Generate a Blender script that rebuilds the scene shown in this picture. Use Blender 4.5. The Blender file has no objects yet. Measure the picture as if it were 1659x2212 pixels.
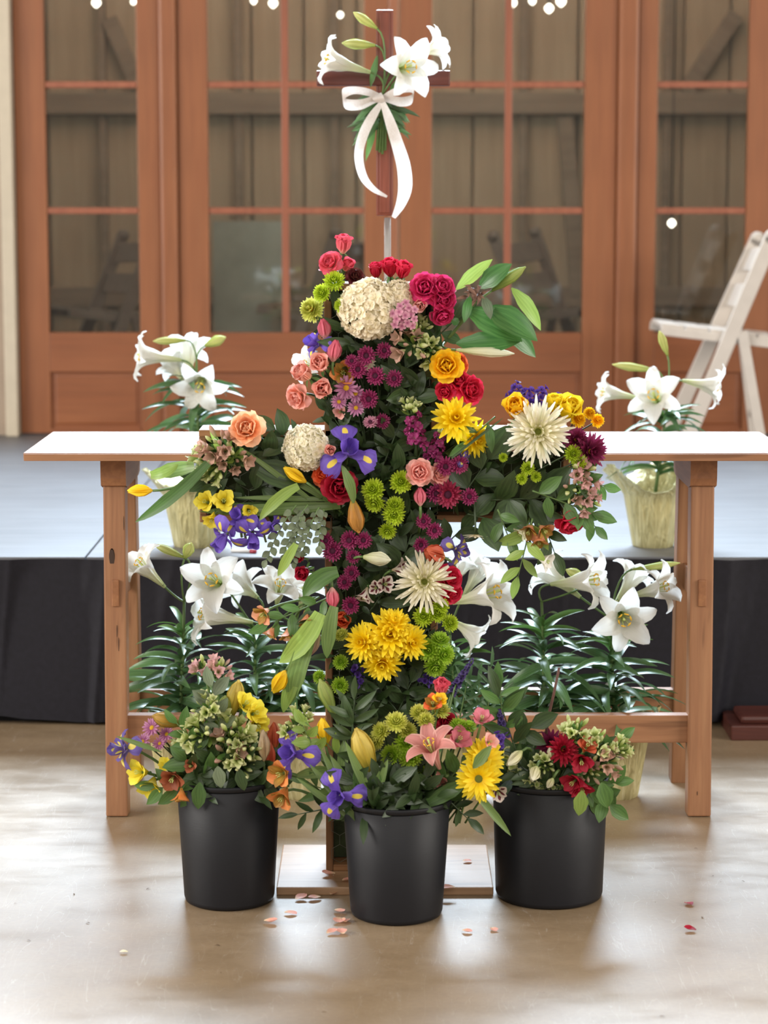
import bpy, math, random
from mathutils import Vector, Matrix
random.seed(7)
S = bpy.context.scene
C = S.collection
# ---------------------------------------------------------------- camera
IW, IH, FPX = 1659.0, 2212.0, 5000.0
H = 1.54
PITCH = math.atan(686 / FPX)
cam_d = bpy.data.cameras.new('camera')
cam = bpy.data.objects.new('camera', cam_d); C.objects.link(cam)
cam.location = (0, 0, H)
cam.rotation_euler = (math.pi / 2 - PITCH, 0, 0)
cam_d.sensor_fit = 'AUTO'; cam_d.sensor_width = 36.0
cam_d.lens = FPX / IH * 36.0
cam_d.dof.use_dof = True
cam_d.dof.focus_distance = 5.35
cam_d.dof.aperture_fstop = 3.6
S.camera = cam
# ---------------------------------------------------------------- world, light, exposure
S.view_settings.view_transform = 'Standard'
S.view_settings.look = 'None'
S.view_settings.exposure = 0.12
S.view_settings.gamma = 1.0
S.view_settings.use_curve_mapping = False
W = bpy.data.worlds.new('world'); S.world = W
W.use_nodes = True
bg = W.node_tree.nodes['Background']
bg.inputs[0].default_value = (1.0, 0.90, 0.79, 1)
bg.inputs[1].default_value = 0.44
def area(name, loc, target, sx, sy, power, col):
    l = bpy.data.lights.new(name, 'AREA'); l.shape = 'RECTANGLE'; l.size = sx; l.size_y = sy
    l.energy = power; l.color = col
    o = bpy.data.objects.new(name, l); C.objects.link(o); o.location = loc
    o.rotation_euler = (Vector(target) - Vector(loc)).to_track_quat('-Z', 'Y').to_euler()
    return o
# daylight in the high window over the doors: the shadows fall towards the viewer and the floor shines from there
area('window_back_offscreen', (0.03, 10.24, 4.28), (0.03, 0.0, 4.28), 3.36, 2.68, 1900, (0.68, 0.84, 1.0))
# the hall's own lamps behind the viewer, mirrored as bright spots in the door glass
area('hall_lamps_offscreen', (0.0, -3.8, 6.0), (0.0, 5.5, 0.8), 7.0, 3.0, 260, (1.0, 0.95, 0.88))
area('window_left_offscreen', (-6.4, 3.2, 2.9), (0.0, 5.6, 0.9), 6.0, 2.6, 560, (1.0, 0.96, 0.91))
area('window_right_offscreen', (6.4, 2.6, 2.6), (0.0, 5.6, 0.9), 5.0, 2.4, 360, (1.0, 0.95, 0.88))
# ---------------------------------------------------------------- pixel helpers
cp, sp = math.cos(PITCH), math.sin(PITCH)
def ray(px, py):
    a, b = px - IW / 2, IH / 2 - py
    return Vector((a, FPX * cp + b * sp, -FPX * sp + b * cp))
def P(px, py, Y):
    d = ray(px, py); return Vector((0, 0, H)) + d * (Y / d.y)
def PZ(px, py, z=0.0):
    d = ray(px, py); return Vector((0, 0, H)) + d * ((z - H) / d.z)
def mpp(Y): return Y * 1.015 / FPX      # metres per pixel, near enough
# ---------------------------------------------------------------- materials
def lin(h):
    h = h.lstrip('#'); o = []
    for i in (0, 2, 4):
        c = int(h[i:i + 2], 16) / 255
        o.append(c / 12.92 if c <= 0.04045 else ((c + 0.055) / 1.055) ** 2.4)
    return (o[0], o[1], o[2], 1)
MATS = {}
def newmat(name):
    m = bpy.data.materials.new(name); m.use_nodes = True
    nt = m.node_tree; nt.nodes.clear()
    out = nt.nodes.new('ShaderNodeOutputMaterial')
    b = nt.nodes.new('ShaderNodeBsdfPrincipled')
    nt.links.new(b.outputs[0], out.inputs[0])
    return m, nt, b, out
def ramp(nt, stops):
    r = nt.nodes.new('ShaderNodeValToRGB'); e = r.color_ramp.elements
    e[0].position, e[0].color = stops[0][0], stops[0][1]
    e[1].position, e[1].color = stops[-1][0], stops[-1][1]
    for p, c in stops[1:-1]:
        n = e.new(p); n.color = c
    return r
def noise(nt, scale, detail=4, rough=0.55, vec=None, dist=0.0):
    n = nt.nodes.new('ShaderNodeTexNoise'); n.inputs['Scale'].default_value = scale
    n.inputs['Detail'].default_value = detail; n.inputs['Roughness'].default_value = rough
    n.inputs['Distortion'].default_value = dist
    if vec is not None: nt.links.new(vec, n.inputs['Vector'])
    return n
def coords(nt, kind='Object', scale=(1, 1, 1)):
    t = nt.nodes.new('ShaderNodeTexCoord'); mp = nt.nodes.new('ShaderNodeMapping')
    mp.inputs['Scale'].default_value = scale
    nt.links.new(t.outputs[kind], mp.inputs['Vector']); return mp.outputs[0]
def mixc(nt, fac, a, b, mode='MIX'):
    m = nt.nodes.new('ShaderNodeMix'); m.data_type = 'RGBA'; m.blend_type = mode
    for s, v in ((0, fac), (6, a), (7, b)):
        if hasattr(v, 'links') or hasattr(v, 'is_linked'): nt.links.new(v, m.inputs[s])
        else: m.inputs[s].default_value = v
    return m.outputs[2]
def bump(nt, b, h, strength=0.2, dist=0.01):
    n = nt.nodes.new('ShaderNodeBump'); n.inputs['Strength'].default_value = strength
    n.inputs['Distance'].default_value = dist
    nt.links.new(h, n.inputs['Height']); nt.links.new(n.outputs[0], b.inputs['Normal'])
def plain(name, col, rough=0.5, metal=0.0, spec=0.5, var=0.12, scale=12.0, bmp=0.0):
    if name in MATS: return MATS[name]
    m, nt, b, out = newmat(name)
    n = noise(nt, scale, vec=coords(nt))
    c = lin(col); d = tuple(x * (1 - var) for x in c[:3]) + (1,); e = tuple(min(1, x * (1 + var)) for x in c[:3]) + (1,)
    r = ramp(nt, [(0.3, d), (0.7, e)]); nt.links.new(n.outputs[0], r.inputs[0])
    nt.links.new(r.outputs[0], b.inputs['Base Color'])
    b.inputs['Roughness'].default_value = rough; b.inputs['Metallic'].default_value = metal
    b.inputs['Specular IOR Level'].default_value = spec
    if bmp: bump(nt, b, n.outputs[0], bmp, 0.005)
    MATS[name] = m; return m
def wood(name, c1, c2, c3, axis='x', rough=0.45, fine=1.0, spec=0.5, cracks=0.0, coat=0.0):
    if name in MATS: return MATS[name]
    m, nt, b, out = newmat(name)
    long_, cross = 1.2 * fine, 22.0 * fine
    sc = {'x': (long_, cross, cross), 'y': (cross, long_, cross), 'z': (cross, cross, long_)}[axis]
    v = coords(nt, 'Object', sc)
    n = noise(nt, 1.0, 6, 0.6, v, 1.2); n2 = noise(nt, 4.0, 3, 0.6, v)
    r = ramp(nt, [(0.25, lin(c1)), (0.5, lin(c2)), (0.75, lin(c3))]); nt.links.new(n.outputs[0], r.inputs[0])
    r2 = ramp(nt, [(0.35, (0.72, 0.72, 0.72, 1)), (0.6, (1, 1, 1, 1))]); nt.links.new(n2.outputs[0], r2.inputs[0])
    col = mixc(nt, 0.45, r.outputs[0], r2.outputs[0], 'MULTIPLY')
    big = noise(nt, 2.5, 2, 0.5, coords(nt)); r3 = ramp(nt, [(0.3, (0.86, 0.84, 0.82, 1)), (0.7, (1.0, 1.0, 1.0, 1))])
    nt.links.new(big.outputs[0], r3.inputs[0])
    col = mixc(nt, 0.8, col, r3.outputs[0], 'MULTIPLY')
    if cracks:
        sc2 = {'x': (2.2, 26, 26), 'y': (26, 2.2, 26), 'z': (26, 26, 2.2)}[axis]
        n4 = noise(nt, 1.0, 2, 0.4, coords(nt, 'Object', sc2), 0.3)
        r4 = ramp(nt, [(0.64, (1, 1, 1, 1)), (0.70, (0.22, 0.15, 0.1, 1))]); nt.links.new(n4.outputs[0], r4.inputs[0])
        col = mixc(nt, cracks, col, r4.outputs[0], 'MULTIPLY')
    nt.links.new(col, b.inputs['Base Color'])
    b.inputs['Roughness'].default_value = rough; b.inputs['Specular IOR Level'].default_value = spec
    b.inputs['Coat Weight'].default_value = coat; b.inputs['Coat Roughness'].default_value = 0.3
    bump(nt, b, n.outputs[0], 0.12, 0.003)
    MATS[name] = m; return m
def petal_mat(name, stops, transl=0.3, vein=0.12, rough=0.55, blotch=None, edge=None):
    """stops: colours from petal base (0) to tip (1); blotch: (colour, v0, v1, halfwidth); edge: colour of the rim"""
    key = 'petal_' + name
    if key in MATS: return MATS[key]
    m, nt, b, out = newmat(key)
    uv = nt.nodes.new('ShaderNodeUVMap'); sep = nt.nodes.new('ShaderNodeSeparateXYZ')
    nt.links.new(uv.outputs[0], sep.inputs[0])
    r = ramp(nt, [(p, lin(c)) for p, c in stops]); nt.links.new(sep.outputs[1], r.inputs[0])
    col = r.outputs[0]
    mp = nt.nodes.new('ShaderNodeMapping'); mp.inputs['Scale'].default_value = (14, 1.2, 1)
    nt.links.new(uv.outputs[0], mp.inputs[0])
    n = noise(nt, 1.0, 3, 0.6, mp.outputs[0], 0.4)
    r2 = ramp(nt, [(0.3, (1 - vein * 2,) * 3 + (1,)), (0.65, (1, 1, 1, 1))]); nt.links.new(n.outputs[0], r2.inputs[0])
    col = mixc(nt, 1.0, col, r2.outputs[0], 'MULTIPLY')
    def absx():
        s = nt.nodes.new('ShaderNodeMath'); s.operation = 'SUBTRACT'; s.inputs[1].default_value = 0.5
        nt.links.new(sep.outputs[0], s.inputs[0])
        a = nt.nodes.new('ShaderNodeMath'); a.operation = 'ABSOLUTE'; nt.links.new(s.outputs[0], a.inputs[0]); return a.outputs[0]
    if blotch:
        bc, v0, v1, hw = blotch
        def mth(op, a, b):
            q = nt.nodes.new('ShaderNodeMath'); q.operation = op
            for i, v in enumerate((a, b)):
                if isinstance(v, (int, float)): q.inputs[i].default_value = v
                else: nt.links.new(v, q.inputs[i])
            return q.outputs[0]
        ex = mth('POWER', mth('DIVIDE', absx(), hw), 2.0)
        ey = mth('POWER', mth('ABSOLUTE', mth('DIVIDE', mth('SUBTRACT', sep.outputs[1], (v0 + v1) / 2), (v1 - v0) / 2), 0), 2.0)
        rb = ramp(nt, [(0.75, (1, 1, 1, 1)), (1.0, (0, 0, 0, 1))]); nt.links.new(mth('ADD', ex, ey), rb.inputs[0])
        col = mixc(nt, rb.outputs[0], col, lin(bc))
    if edge:
        ra = ramp(nt, [(0.36, (0, 0, 0, 1)), (0.48, (1, 1, 1, 1))]); nt.links.new(absx(), ra.inputs[0])
        col = mixc(nt, ra.outputs[0], col, lin(edge))
    oi = nt.nodes.new('ShaderNodeObjectInfo')
    hs = nt.nodes.new('ShaderNodeHueSaturation')
    mr = nt.nodes.new('ShaderNodeMapRange'); mr.inputs[3].default_value = 0.88; mr.inputs[4].default_value = 1.08
    nt.links.new(oi.outputs['Random'], mr.inputs[0]); nt.links.new(mr.outputs[0], hs.inputs['Value'])
    nt.links.new(col, hs.inputs['Color']); col = hs.outputs[0]
    nt.links.new(col, b.inputs['Base Color']); b.inputs['Roughness'].default_value = rough
    b.inputs['Specular IOR Level'].default_value = 0.35
    if transl > 0:
        t = nt.nodes.new('ShaderNodeBsdfTranslucent'); nt.links.new(col, t.inputs[0])
        mx = nt.nodes.new('ShaderNodeMixShader'); mx.inputs[0].default_value = transl
        nt.links.new(b.outputs[0], mx.inputs[1]); nt.links.new(t.outputs[0], mx.inputs[2])
        nt.links.new(mx.outputs[0], out.inputs[0])
    MATS[key] = m; return m
def leaf_mat(name, dark, light, rough=0.38, transl=0.2, vein=0.25):
    key = 'leaf_' + name
    if key in MATS: return MATS[key]
    m, nt, b, out = newmat(key)
    uv = nt.nodes.new('ShaderNodeUVMap'); mp = nt.nodes.new('ShaderNodeMapping')
    mp.inputs['Scale'].default_value = (9, 1.0, 1); nt.links.new(uv.outputs[0], mp.inputs[0])
    n = noise(nt, 1.0, 2, 0.5, mp.outputs[0]); r = ramp(nt, [(0.3, lin(dark)), (0.7, lin(light))])
    nt.links.new(n.outputs[0], r.inputs[0])
    oi = nt.nodes.new('ShaderNodeObjectInfo'); hs = nt.nodes.new('ShaderNodeHueSaturation')
    mr = nt.nodes.new('ShaderNodeMapRange'); mr.inputs[3].default_value = 0.75; mr.inputs[4].default_value = 1.25
    nt.links.new(oi.outputs['Random'], mr.inputs[0]); nt.links.new(mr.outputs[0], hs.inputs['Value'])
    nt.links.new(r.outputs[0], hs.inputs['Color']); col = hs.outputs[0]
    nt.links.new(col, b.inputs['Base Color']); b.inputs['Roughness'].default_value = rough
    bump(nt, b, n.outputs[0], vein, 0.002)
    t = nt.nodes.new('ShaderNodeBsdfTranslucent'); nt.links.new(col, t.inputs[0])
    mx = nt.nodes.new('ShaderNodeMixShader'); mx.inputs[0].default_value = transl
    nt.links.new(b.outputs[0], mx.inputs[1]); nt.links.new(t.outputs[0], mx.inputs[2])
    nt.links.new(mx.outputs[0], out.inputs[0])
    MATS[key] = m; return m
# ---------------------------------------------------------------- object helpers
def tag(o, label=None, cat=None, group=None, kind=None):
    if label: o['label'] = label
    if cat: o['category'] = cat
    if group: o['group'] = group
    if kind: o['kind'] = kind
    return o
def empty(name, loc=(0, 0, 0)):
    o = bpy.data.objects.new(name, None); C.objects.link(o); o.location = loc
    o.empty_display_size = 0.02
    return o
def put(name, me, mat=None, parent=None, M=None):
    o = bpy.data.objects.new(name, me); C.objects.link(o)
    if mat is not None and len(me.materials) == 0: me.materials.append(mat)
    elif mat is not None and me.materials[0] != mat:
        o.material_slots[0].link = 'OBJECT'; o.material_slots[0].material = mat
    if parent is not None: o.parent = parent
    if M is not None: o.matrix_basis = M
    return o
def mesh(name, vs, fs, uvs=None, smooth=True):
    me = bpy.data.meshes.new(name); me.from_pydata([tuple(v) for v in vs], [], fs)
    if uvs:
        ul = me.uv_layers.new(name='UVMap')
        for l in me.loops: ul.data[l.index].uv = uvs[l.vertex_index]
    if smooth: me.polygons.foreach_set('use_smooth', [True] * len(me.polygons))
    me.update(); return me
def boxv(x0, x1, y0, y1, z0, z1, bev=0.0):
    """a box, its edges chamfered by bev, as (verts, faces)"""
    import bmesh
    bm = bmesh.new(); bmesh.ops.create_cube(bm, size=1.0)
    for v in bm.verts:
        v.co = Vector(((x0 + x1) / 2 + v.co.x * (x1 - x0), (y0 + y1) / 2 + v.co.y * (y1 - y0), (z0 + z1) / 2 + v.co.z * (z1 - z0)))
    if bev: bmesh.ops.bevel(bm, geom=list(bm.edges), offset=bev, segments=2, affect='EDGES', profile=0.6)
    bm.verts.index_update()
    vs = [v.co.copy() for v in bm.verts]; fs = [[v.index for v in f.verts] for f in bm.faces]
    bm.free(); return vs, fs
def box(name, x0, x1, y0, y1, z0, z1, mat, parent=None, bev=0.0):
    """object origin at the box centre"""
    c = Vector(((x0 + x1) / 2, (y0 + y1) / 2, (z0 + z1) / 2))
    vs, fs = boxv(x0 - c.x, x1 - c.x, y0 - c.y, y1 - c.y, z0 - c.z, z1 - c.z, bev)
    me = mesh(name, vs, fs, smooth=False)
    base = Vector(parent.location) if parent is not None else Vector((0, 0, 0))
    return put(name, me, mat, parent, Matrix.Translation(c - base))
def bar(name, a, b, w, d, mat, parent=None, hint=(0, 1, 0), bev=0.003):
    """a rectangular bar from a to b; w across, d along hint"""
    a, b = Vector(a), Vector(b); L = (b - a).length; z = (b - a).normalized()
    y = Vector(hint) - z * z.dot(Vector(hint)); y.normalize(); x = y.cross(z)
    vs, fs = boxv(-w / 2, w / 2, -d / 2, d / 2, -L / 2, L / 2, bev)
    me = mesh(name, vs, fs, smooth=False)
    M = Matrix((x, y, z)).transposed().to_4x4()
    base = Vector(parent.location) if parent is not None else Vector((0, 0, 0))
    M.translation = (a + b) / 2 - base
    return put(name, me, mat, parent, M)
def tube_geo(pts, rad, n=6, cap=True):
    pts = [Vector(p) for p in pts]; vs, fs, uv = [], [], []
    if not hasattr(rad, '__len__'): rad = [rad] * len(pts)
    ref = None
    for i, p in enumerate(pts):
        t = (pts[min(i + 1, len(pts) - 1)] - pts[max(i - 1, 0)])
        if t.length < 1e-9: t = Vector((0, 0, 1))
        t.normalize()
        if ref is None: ref = t.orthogonal()
        x = ref - t * t.dot(ref)
        if x.length < 1e-6: x = t.orthogonal()
        x.normalize(); ref = x; y = t.cross(x)
        for k in range(n):
            a = 2 * math.pi * k / n; vs.append(p + (x * math.cos(a) + y * math.sin(a)) * rad[i]); uv.append((k / n, i / max(1, len(pts) - 1)))
    for i in range(len(pts) - 1):
        for k in range(n):
            k2 = (k + 1) % n; fs.append((i * n + k, i * n + k2, (i + 1) * n + k2, (i + 1) * n + k))
    if cap:
        fs.append(tuple(reversed(range(n)))); m = (len(pts) - 1) * n; fs.append(tuple(m + k for k in range(n)))
    return vs, fs, uv
def bez(a, b, c, d=None, n=8):
    a, b, c = Vector(a), Vector(b), Vector(c); o = []
    for i in range(n + 1):
        t = i / n
        if d is None: o.append(a * (1 - t) ** 2 + b * 2 * t * (1 - t) + c * t * t)
        else: o.append(a * (1 - t) ** 3 + b * 3 * t * (1 - t) ** 2 + c * 3 * t * t * (1 - t) + Vector(d) * t ** 3)
    return o
def merge(lst):
    vs, fs, uv = [], [], []
    for v, f, u in lst:
        o = len(vs); vs += list(v); uv += list(u); fs += [tuple(i + o for i in q) for q in f]
    return vs, fs, uv
def interp(tab, t):
    for (a, va), (b, vb) in zip(tab, tab[1:]):
        if t <= b: 
            k = (t - a) / (b - a) if b > a else 0; k = k * k * (3 - 2 * k) * 0.5 + k * 0.5
            return va + (vb - va) * k
    return tab[-1][1]
def petal_geo(L, th, wid, cup=0.5, r0=0.0, z0=0.0, nu=8, nv=4, ruffle=0.0, seed=0, rib=0.0, rot=0.0, lean=0.0):
    """petal growing from radius r0, its centre line turning from the axis by th(t) degrees, half width wid(t)"""
    rnd = random.Random(seed); ph = rnd.random() * 6
    x, z = r0, z0; vs, uv, fs = [], [], []
    for i in range(nu + 1):
        t = i / nu; a = math.radians(interp(th, t))
        if i: x += math.sin(a) * L / nu; z += math.cos(a) * L / nu
        w = max(interp(wid, t), 0.002)
        for j in range(nv + 1):
            s = 2 * j / nv - 1
            off = cup * w * s * s - rib * w * max(0, 1 - abs(s) * 3)
            off += ruffle * math.sin(ph + s * 7 + t * 5) * t * abs(s)
            vs.append(Vector((x - math.cos(a) * off, w * s + lean * t * L, z + math.sin(a) * off)))
            uv.append((j / nv, t))
    m = nv + 1
    for i in range(nu):
        for j in range(nv): fs.append((i * m + j, i * m + j + 1, (i + 1) * m + j + 1, (i + 1) * m + j))
    if rot:
        R = Matrix.Rotation(rot, 3, 'Z'); vs = [R @ v for v in vs]
    return vs, fs, uv
MESH = {}
def cached(key, fn):
    if key not in MESH:
        v, f, u = fn(); MESH[key] = mesh(key, v, f, u)
    return MESH[key]
def petal_mesh(key, *a, **k): return cached(key, lambda: petal_geo(*a, **k))
def ellipsoid_geo(rx, rz, n=10, m=6, z0=0.0, lobes=0, amp=0.0, prof=None):
    """spindle along z from 0 to 2*rz, radius by prof(t) or an ellipse; lobes pinch it lengthwise"""
    vs, fs, uv = [], [], []
    for i in range(m + 1):
        t = i / m; r = rx * (interp(prof, t) if prof else math.sin(math.pi * min(max(t, 0.02), 0.985)))
        for k in range(n):
            a = 2 * math.pi * k / n; q = r * (1 + amp * math.cos(lobes * a))
            vs.append(Vector((q * math.cos(a), q * math.sin(a), z0 + 2 * rz * t))); uv.append((k * lobes / n % 1.0 if lobes else k / n, t))
    for i in range(m):
        for k in range(n):
            k2 = (k + 1) % n; fs.append((i * n + k, i * n + k2, (i + 1) * n + k2, (i + 1) * n + k))
    fs.append(tuple(reversed(range(n)))); fs.append(tuple(m * n + k for k in range(n)))
    return vs, fs, uv
def lathe_geo(prof, n=48, ripple=None):
    vs, fs, uv = [], [], []
    for i, (r, z) in enumerate(prof):
        for k in range(n):
            a = 2 * math.pi * k / n; rr, zz = (r, z) if ripple is None else ripple(r, z, a, i / (len(prof) - 1))
            vs.append(Vector((rr * math.cos(a), rr * math.sin(a), zz))); uv.append((k / n, i / (len(prof) - 1)))
    for i in range(len(prof) - 1):
        for k in range(n):
            k2 = (k + 1) % n; fs.append((i * n + k, i * n + k2, (i + 1) * n + k2, (i + 1) * n + k))
    return vs, fs, uv
def frame(d, roll=0.0):
    z = Vector(d).normalized(); h = Vector((0, 0, 1)) if abs(z.z) < 0.95 else Vector((0, -1, 0))
    x = h - z * z.dot(h); x.normalize(); y = z.cross(x)
    M = Matrix((x, y, z)).transposed().to_4x4()
    return M @ Matrix.Rotation(roll, 4, 'Z')
def view(v):            # (right, up, towards the viewer) to world
    return Vector((v[0], -v[2], v[1])).normalized()
# ================================================================ THE SETTING
YD, YS, ZS = 10.1, 6.64, 0.497        # door plane, stage front, stage top
# ---- floor
def floor_material():
    m, nt, b, out = newmat('sealed_concrete')
    n1 = noise(nt, 0.9, 5, 0.6, coords(nt), 0.6); n2 = noise(nt, 5.0, 6, 0.65, coords(nt, 'Object', (1, 2.2, 1)))
    n3 = noise(nt, 90.0, 2, 0.6, coords(nt, 'Object', (1, 1.8, 1)))
    r1 = ramp(nt, [(0.3, lin('#8b765b')), (0.5, lin('#978268')), (0.72, lin('#a28f78'))]); nt.links.new(n1.outputs[0], r1.inputs[0])
    r2 = ramp(nt, [(0.3, (0.82, 0.8, 0.77, 1)), (0.65, (1, 1, 1, 1))]); nt.links.new(n2.outputs[0], r2.inputs[0])
    r3 = ramp(nt, [(0.3, (0.86, 0.85, 0.84, 1)), (0.6, (1, 1, 1, 1))]); nt.links.new(n3.outputs[0], r3.inputs[0])
    c = mixc(nt, 0.8, r1.outputs[0], r2.outputs[0], 'MULTIPLY'); c = mixc(nt, 0.7, c, r3.outputs[0], 'MULTIPLY')
    sc = noise(nt, 2.0, 2, 0.4, coords(nt, 'Object', (9, 1.0, 1)), 3.0)
    r5 = ramp(nt, [(0.495, (0, 0, 0, 1)), (0.5, (1, 1, 1, 1)), (0.505, (0, 0, 0, 1))]); nt.links.new(sc.outputs[0], r5.inputs[0])
    c = mixc(nt, 0.12, c, r5.outputs[0], 'SCREEN')
    nt.links.new(c, b.inputs['Base Color'])
    rr = ramp(nt, [(0.35, (0.30,) * 3 + (1,)), (0.7, (0.44,) * 3 + (1,))]); nt.links.new(n2.outputs[0], rr.inputs[0])
    nt.links.new(rr.outputs[0], b.inputs['Roughness']); b.inputs['Specular IOR Level'].default_value = 0.95
    bump(nt, b, n3.outputs[0], 0.06, 0.002)
    return m
box('floor', -7, 7, -4, 14, -0.12, 0.0, floor_material())['kind'] = 'structure'
# ---- stage: frame, deck panels, skirt
M_deck = wood('painted_deck', '#66676a', '#707174', '#7a7b7e', 'x', 0.5, 0.8, 0.3)
st = empty('stage_platform', (0, YS, 0)); st['kind'] = 'structure'
st['label'] = 'low stage platform with pale grey painted deck panels'
box('stage_frame', -6.5, 6.5, YS + 0.05, YD + 0.3, 0.0, ZS - 0.03, plain('stage_black', '#15151a', 0.8), st)
seam = [YS] + [PZ(0, py, ZS).y for py in (1122, 1051, 1000)]
while seam[-1] < YD - 0.5: seam.append(seam[-1] + 0.62)
seam.append(YD + 0.3)
xs0 = PZ(184, 1204, ZS).x
for y0, y1 in zip(seam, seam[1:]):
    for x0, x1 in ((-6.5, xs0 - 2.44), (xs0 - 2.44, xs0), (xs0, xs0 + 2.44), (xs0 + 2.44, 6.5)):
        box('deck_panel', x0 + 0.003, x1 - 0.003, y0 + 0.0025, y1 - 0.0025, ZS - 0.03, ZS, M_deck, st, 0.0025)
def skirt(name, px0, px1, ypx_bottom, seed, label):
    rnd = random.Random(seed)
    x0, x1 = P(px0, 1203, YS).x, P(px1, 1203, YS).x
    n, m = 180, 18; vs, fs, uv = [], [], []
    A = [(rnd.uniform(6, 26), rnd.uniform(0, 6), rnd.uniform(0.4, 1)) for _ in range(6)]
    for i in range(n + 1):
        u = i / n; x = x0 + (x1 - x0) * u
        px = px0 + (px1 - px0) * u
        zb = max(0.004, PZ(px, interp(ypx_bottom, px), 0).y and P(px, interp(ypx_bottom, px), YS - 0.08).z)
        for j in range(m + 1):
            t = j / m
            f = sum(a * (1 - 2 * abs(math.sin(.5 * k * x + ph + .5 * t)) ** .7) for k, ph, a in A) / 2.4
            d = max(.006, 0.03 + (0.02 + 0.06 * t ** 0.7) * f)
            vs.append((x + 0.012 * f * t, YS - d, ZS - 0.004 + (zb - ZS) * t)); uv.append((u, t))
    for i in range(n):
        for j in range(m): fs.append((i * (m + 1) + j, (i + 1) * (m + 1) + j, (i + 1) * (m + 1) + j + 1, i * (m + 1) + j + 1))
    o = put(name, mesh(name, vs, fs, uv), plain('skirt_cloth', '#18171f', 0.7, var=0.2, scale=60, spec=0.3))
    tag(o, label, 'stage skirt'); return o
skirt('stage_skirt', -330, 640, [(-400, 1570), (0, 1556), (60, 1563), (120, 1566), (170, 1570), (222, 1568), (300, 1574), (700, 1572)], 3,
      'black cloth stage skirt with deep folds at the end where nothing stands on the floor')
skirt('stage_skirt', 640, 2050, [(600, 1570), (1000, 1566), (1500, 1560), (1659, 1562), (2100, 1565)], 9,
      'black cloth stage skirt hanging behind the dark red wooden step')
# ---- doors
M_dw = wood('door_timber', '#89502f', '#915834', '#9a613c', 'z', 0.42, 0.5, 0.45)
M_dwh = wood('door_timber_rail', '#844b2a', '#8d5330', '#955b37', 'x', 0.42, 0.5, 0.45)
M_dwm = wood('door_timber_muntin', '#8f5038', '#97583e', '#9f6045', 'z', 0.42, 0.5, 0.45)
def glass_mat():
    m, nt, b, out = newmat('door_glass'); nt.nodes.remove(b)
    t = nt.nodes.new('ShaderNodeBsdfTransparent'); t.inputs[0].default_value = (0.86, 0.87, 0.85, 1)
    g = nt.nodes.new('ShaderNodeBsdfGlossy'); g.inputs['Roughness'].default_value = 0.03
    f = nt.nodes.new('ShaderNodeFresnel'); f.inputs[0].default_value = 1.5
    mx = nt.nodes.new('ShaderNodeMixShader'); nt.links.new(f.outputs[0], mx.inputs[0])
    nt.links.new(t.outputs[0], mx.inputs[1]); nt.links.new(g.outputs[0], mx.inputs[2]); nt.links.new(mx.outputs[0], out.inputs[0])
    return m
M_glass = glass_mat()
def X(px): return P(px, 500, YD).x
def Z(py): return P(829.5, py, YD).z
ZT = 2.72
zg, zr, z1, z2 = Z(718), Z(803), Z(455), Z(183)
def door(idx, a, b, ga, gb, muntins, label):
    """outer edges a..b and glass edges ga..gb in pixels at the door plane"""
    d = empty('door_%d' % idx, (X((a + b) / 2), YD, ZS)); d['kind'] = 'structure'; d['label'] = label
    y0, y1 = YD - 0.022, YD + 0.022
    for l, r in ((a, ga), (gb, b)):
        box('stile', X(l) + 0.002, X(r), y0, y1, ZS + 0.008, ZT, M_dw, d, 0.003)
    box('bottom_rail', X(ga), X(gb), y0, y1, zr, zg, M_dwh, d, 0.003)
    box('bottom_rail', X(ga), X(gb), y0, y1, ZS + 0.008, ZS + 0.03, M_dwh, d, 0.003)
    box('top_rail', X(ga), X(gb), y0, y1, ZT - 0.12, ZT, M_dwh, d, 0.003)
    box('panel', X(ga) + 0.018, X(gb) - 0.018, YD - 0.010, YD + 0.010, ZS + 0.045, zr - 0.012, M_dwh, d, 0.008)
    box('panel_groove', X(ga), X(gb), YD - 0.004, YD + 0.004, ZS + 0.02, zr + 0.01, M_dwh, d)
    xsx = [X(ga)] + [X(mx) for mx in muntins] + [X(gb)]; zz = [zg, z1, z2, ZT - 0.12]
    for x in xsx[1:-1]: box('muntin', x - 0.016, x + 0.016, y0 + 0.006, y1 - 0.006, zg, ZT - 0.12, M_dwm, d, 0.004)
    for z in zz[1:-1]: box('muntin', X(ga), X(gb), y0 + 0.007, y1 - 0.007, z - 0.014, z + 0.014, M_dwm, d, 0.004)
    for xa, xb in zip(xsx, xsx[1:]):
        for za, zb in zip(zz, zz[1:]): box('pane', xa + 0.004, xb - 0.004, YD - 0.003, YD + 0.003, za + 0.004, zb - 0.004, M_glass, d)
door(1, 38, 348, 104, 300, [], 'narrow glazed timber door leaf beside the white post')
door(2, 388, 838, 452, 786, [617], 'glazed timber door leaf with two columns of panes, nearer the white post')
door(3, 862, 1328, 932, 1258, [1096], 'glazed timber door leaf with two columns of panes, nearer the folding chair')
door(4, 1374, 1682, 1415, 1608, [], 'narrow glazed timber door leaf behind the folding chair')
for k, (a, b) in enumerate(((348, 388), (838, 862), (1328, 1374))):
    if k != 1:
        o = box('trim_%d' % (k + 1), X(a) + 0.002, X(b) - 0.002, YD - 0.05, YD + 0.04, ZS, ZT, M_dw, None, 0.014)
    else:
        o = box('trim_%d' % (k + 1), X(a) + 0.002, X(b) - 0.002, YD - 0.03, YD + 0.03, ZS, ZT, wood('door_astragal', '#8f5636', '#9a6040', '#a36a49', 'z', 0.4, 0.5), None, 0.008)
    o['kind'] = 'structure'
M_white = plain('cream_paint', '#bdb19c', 0.5, var=0.05)
box('trim_4', X(10), X(37), YD - 0.09, YD + 0.05, ZS, 6.0, M_white, None, 0.006)['kind'] = 'structure'
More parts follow.
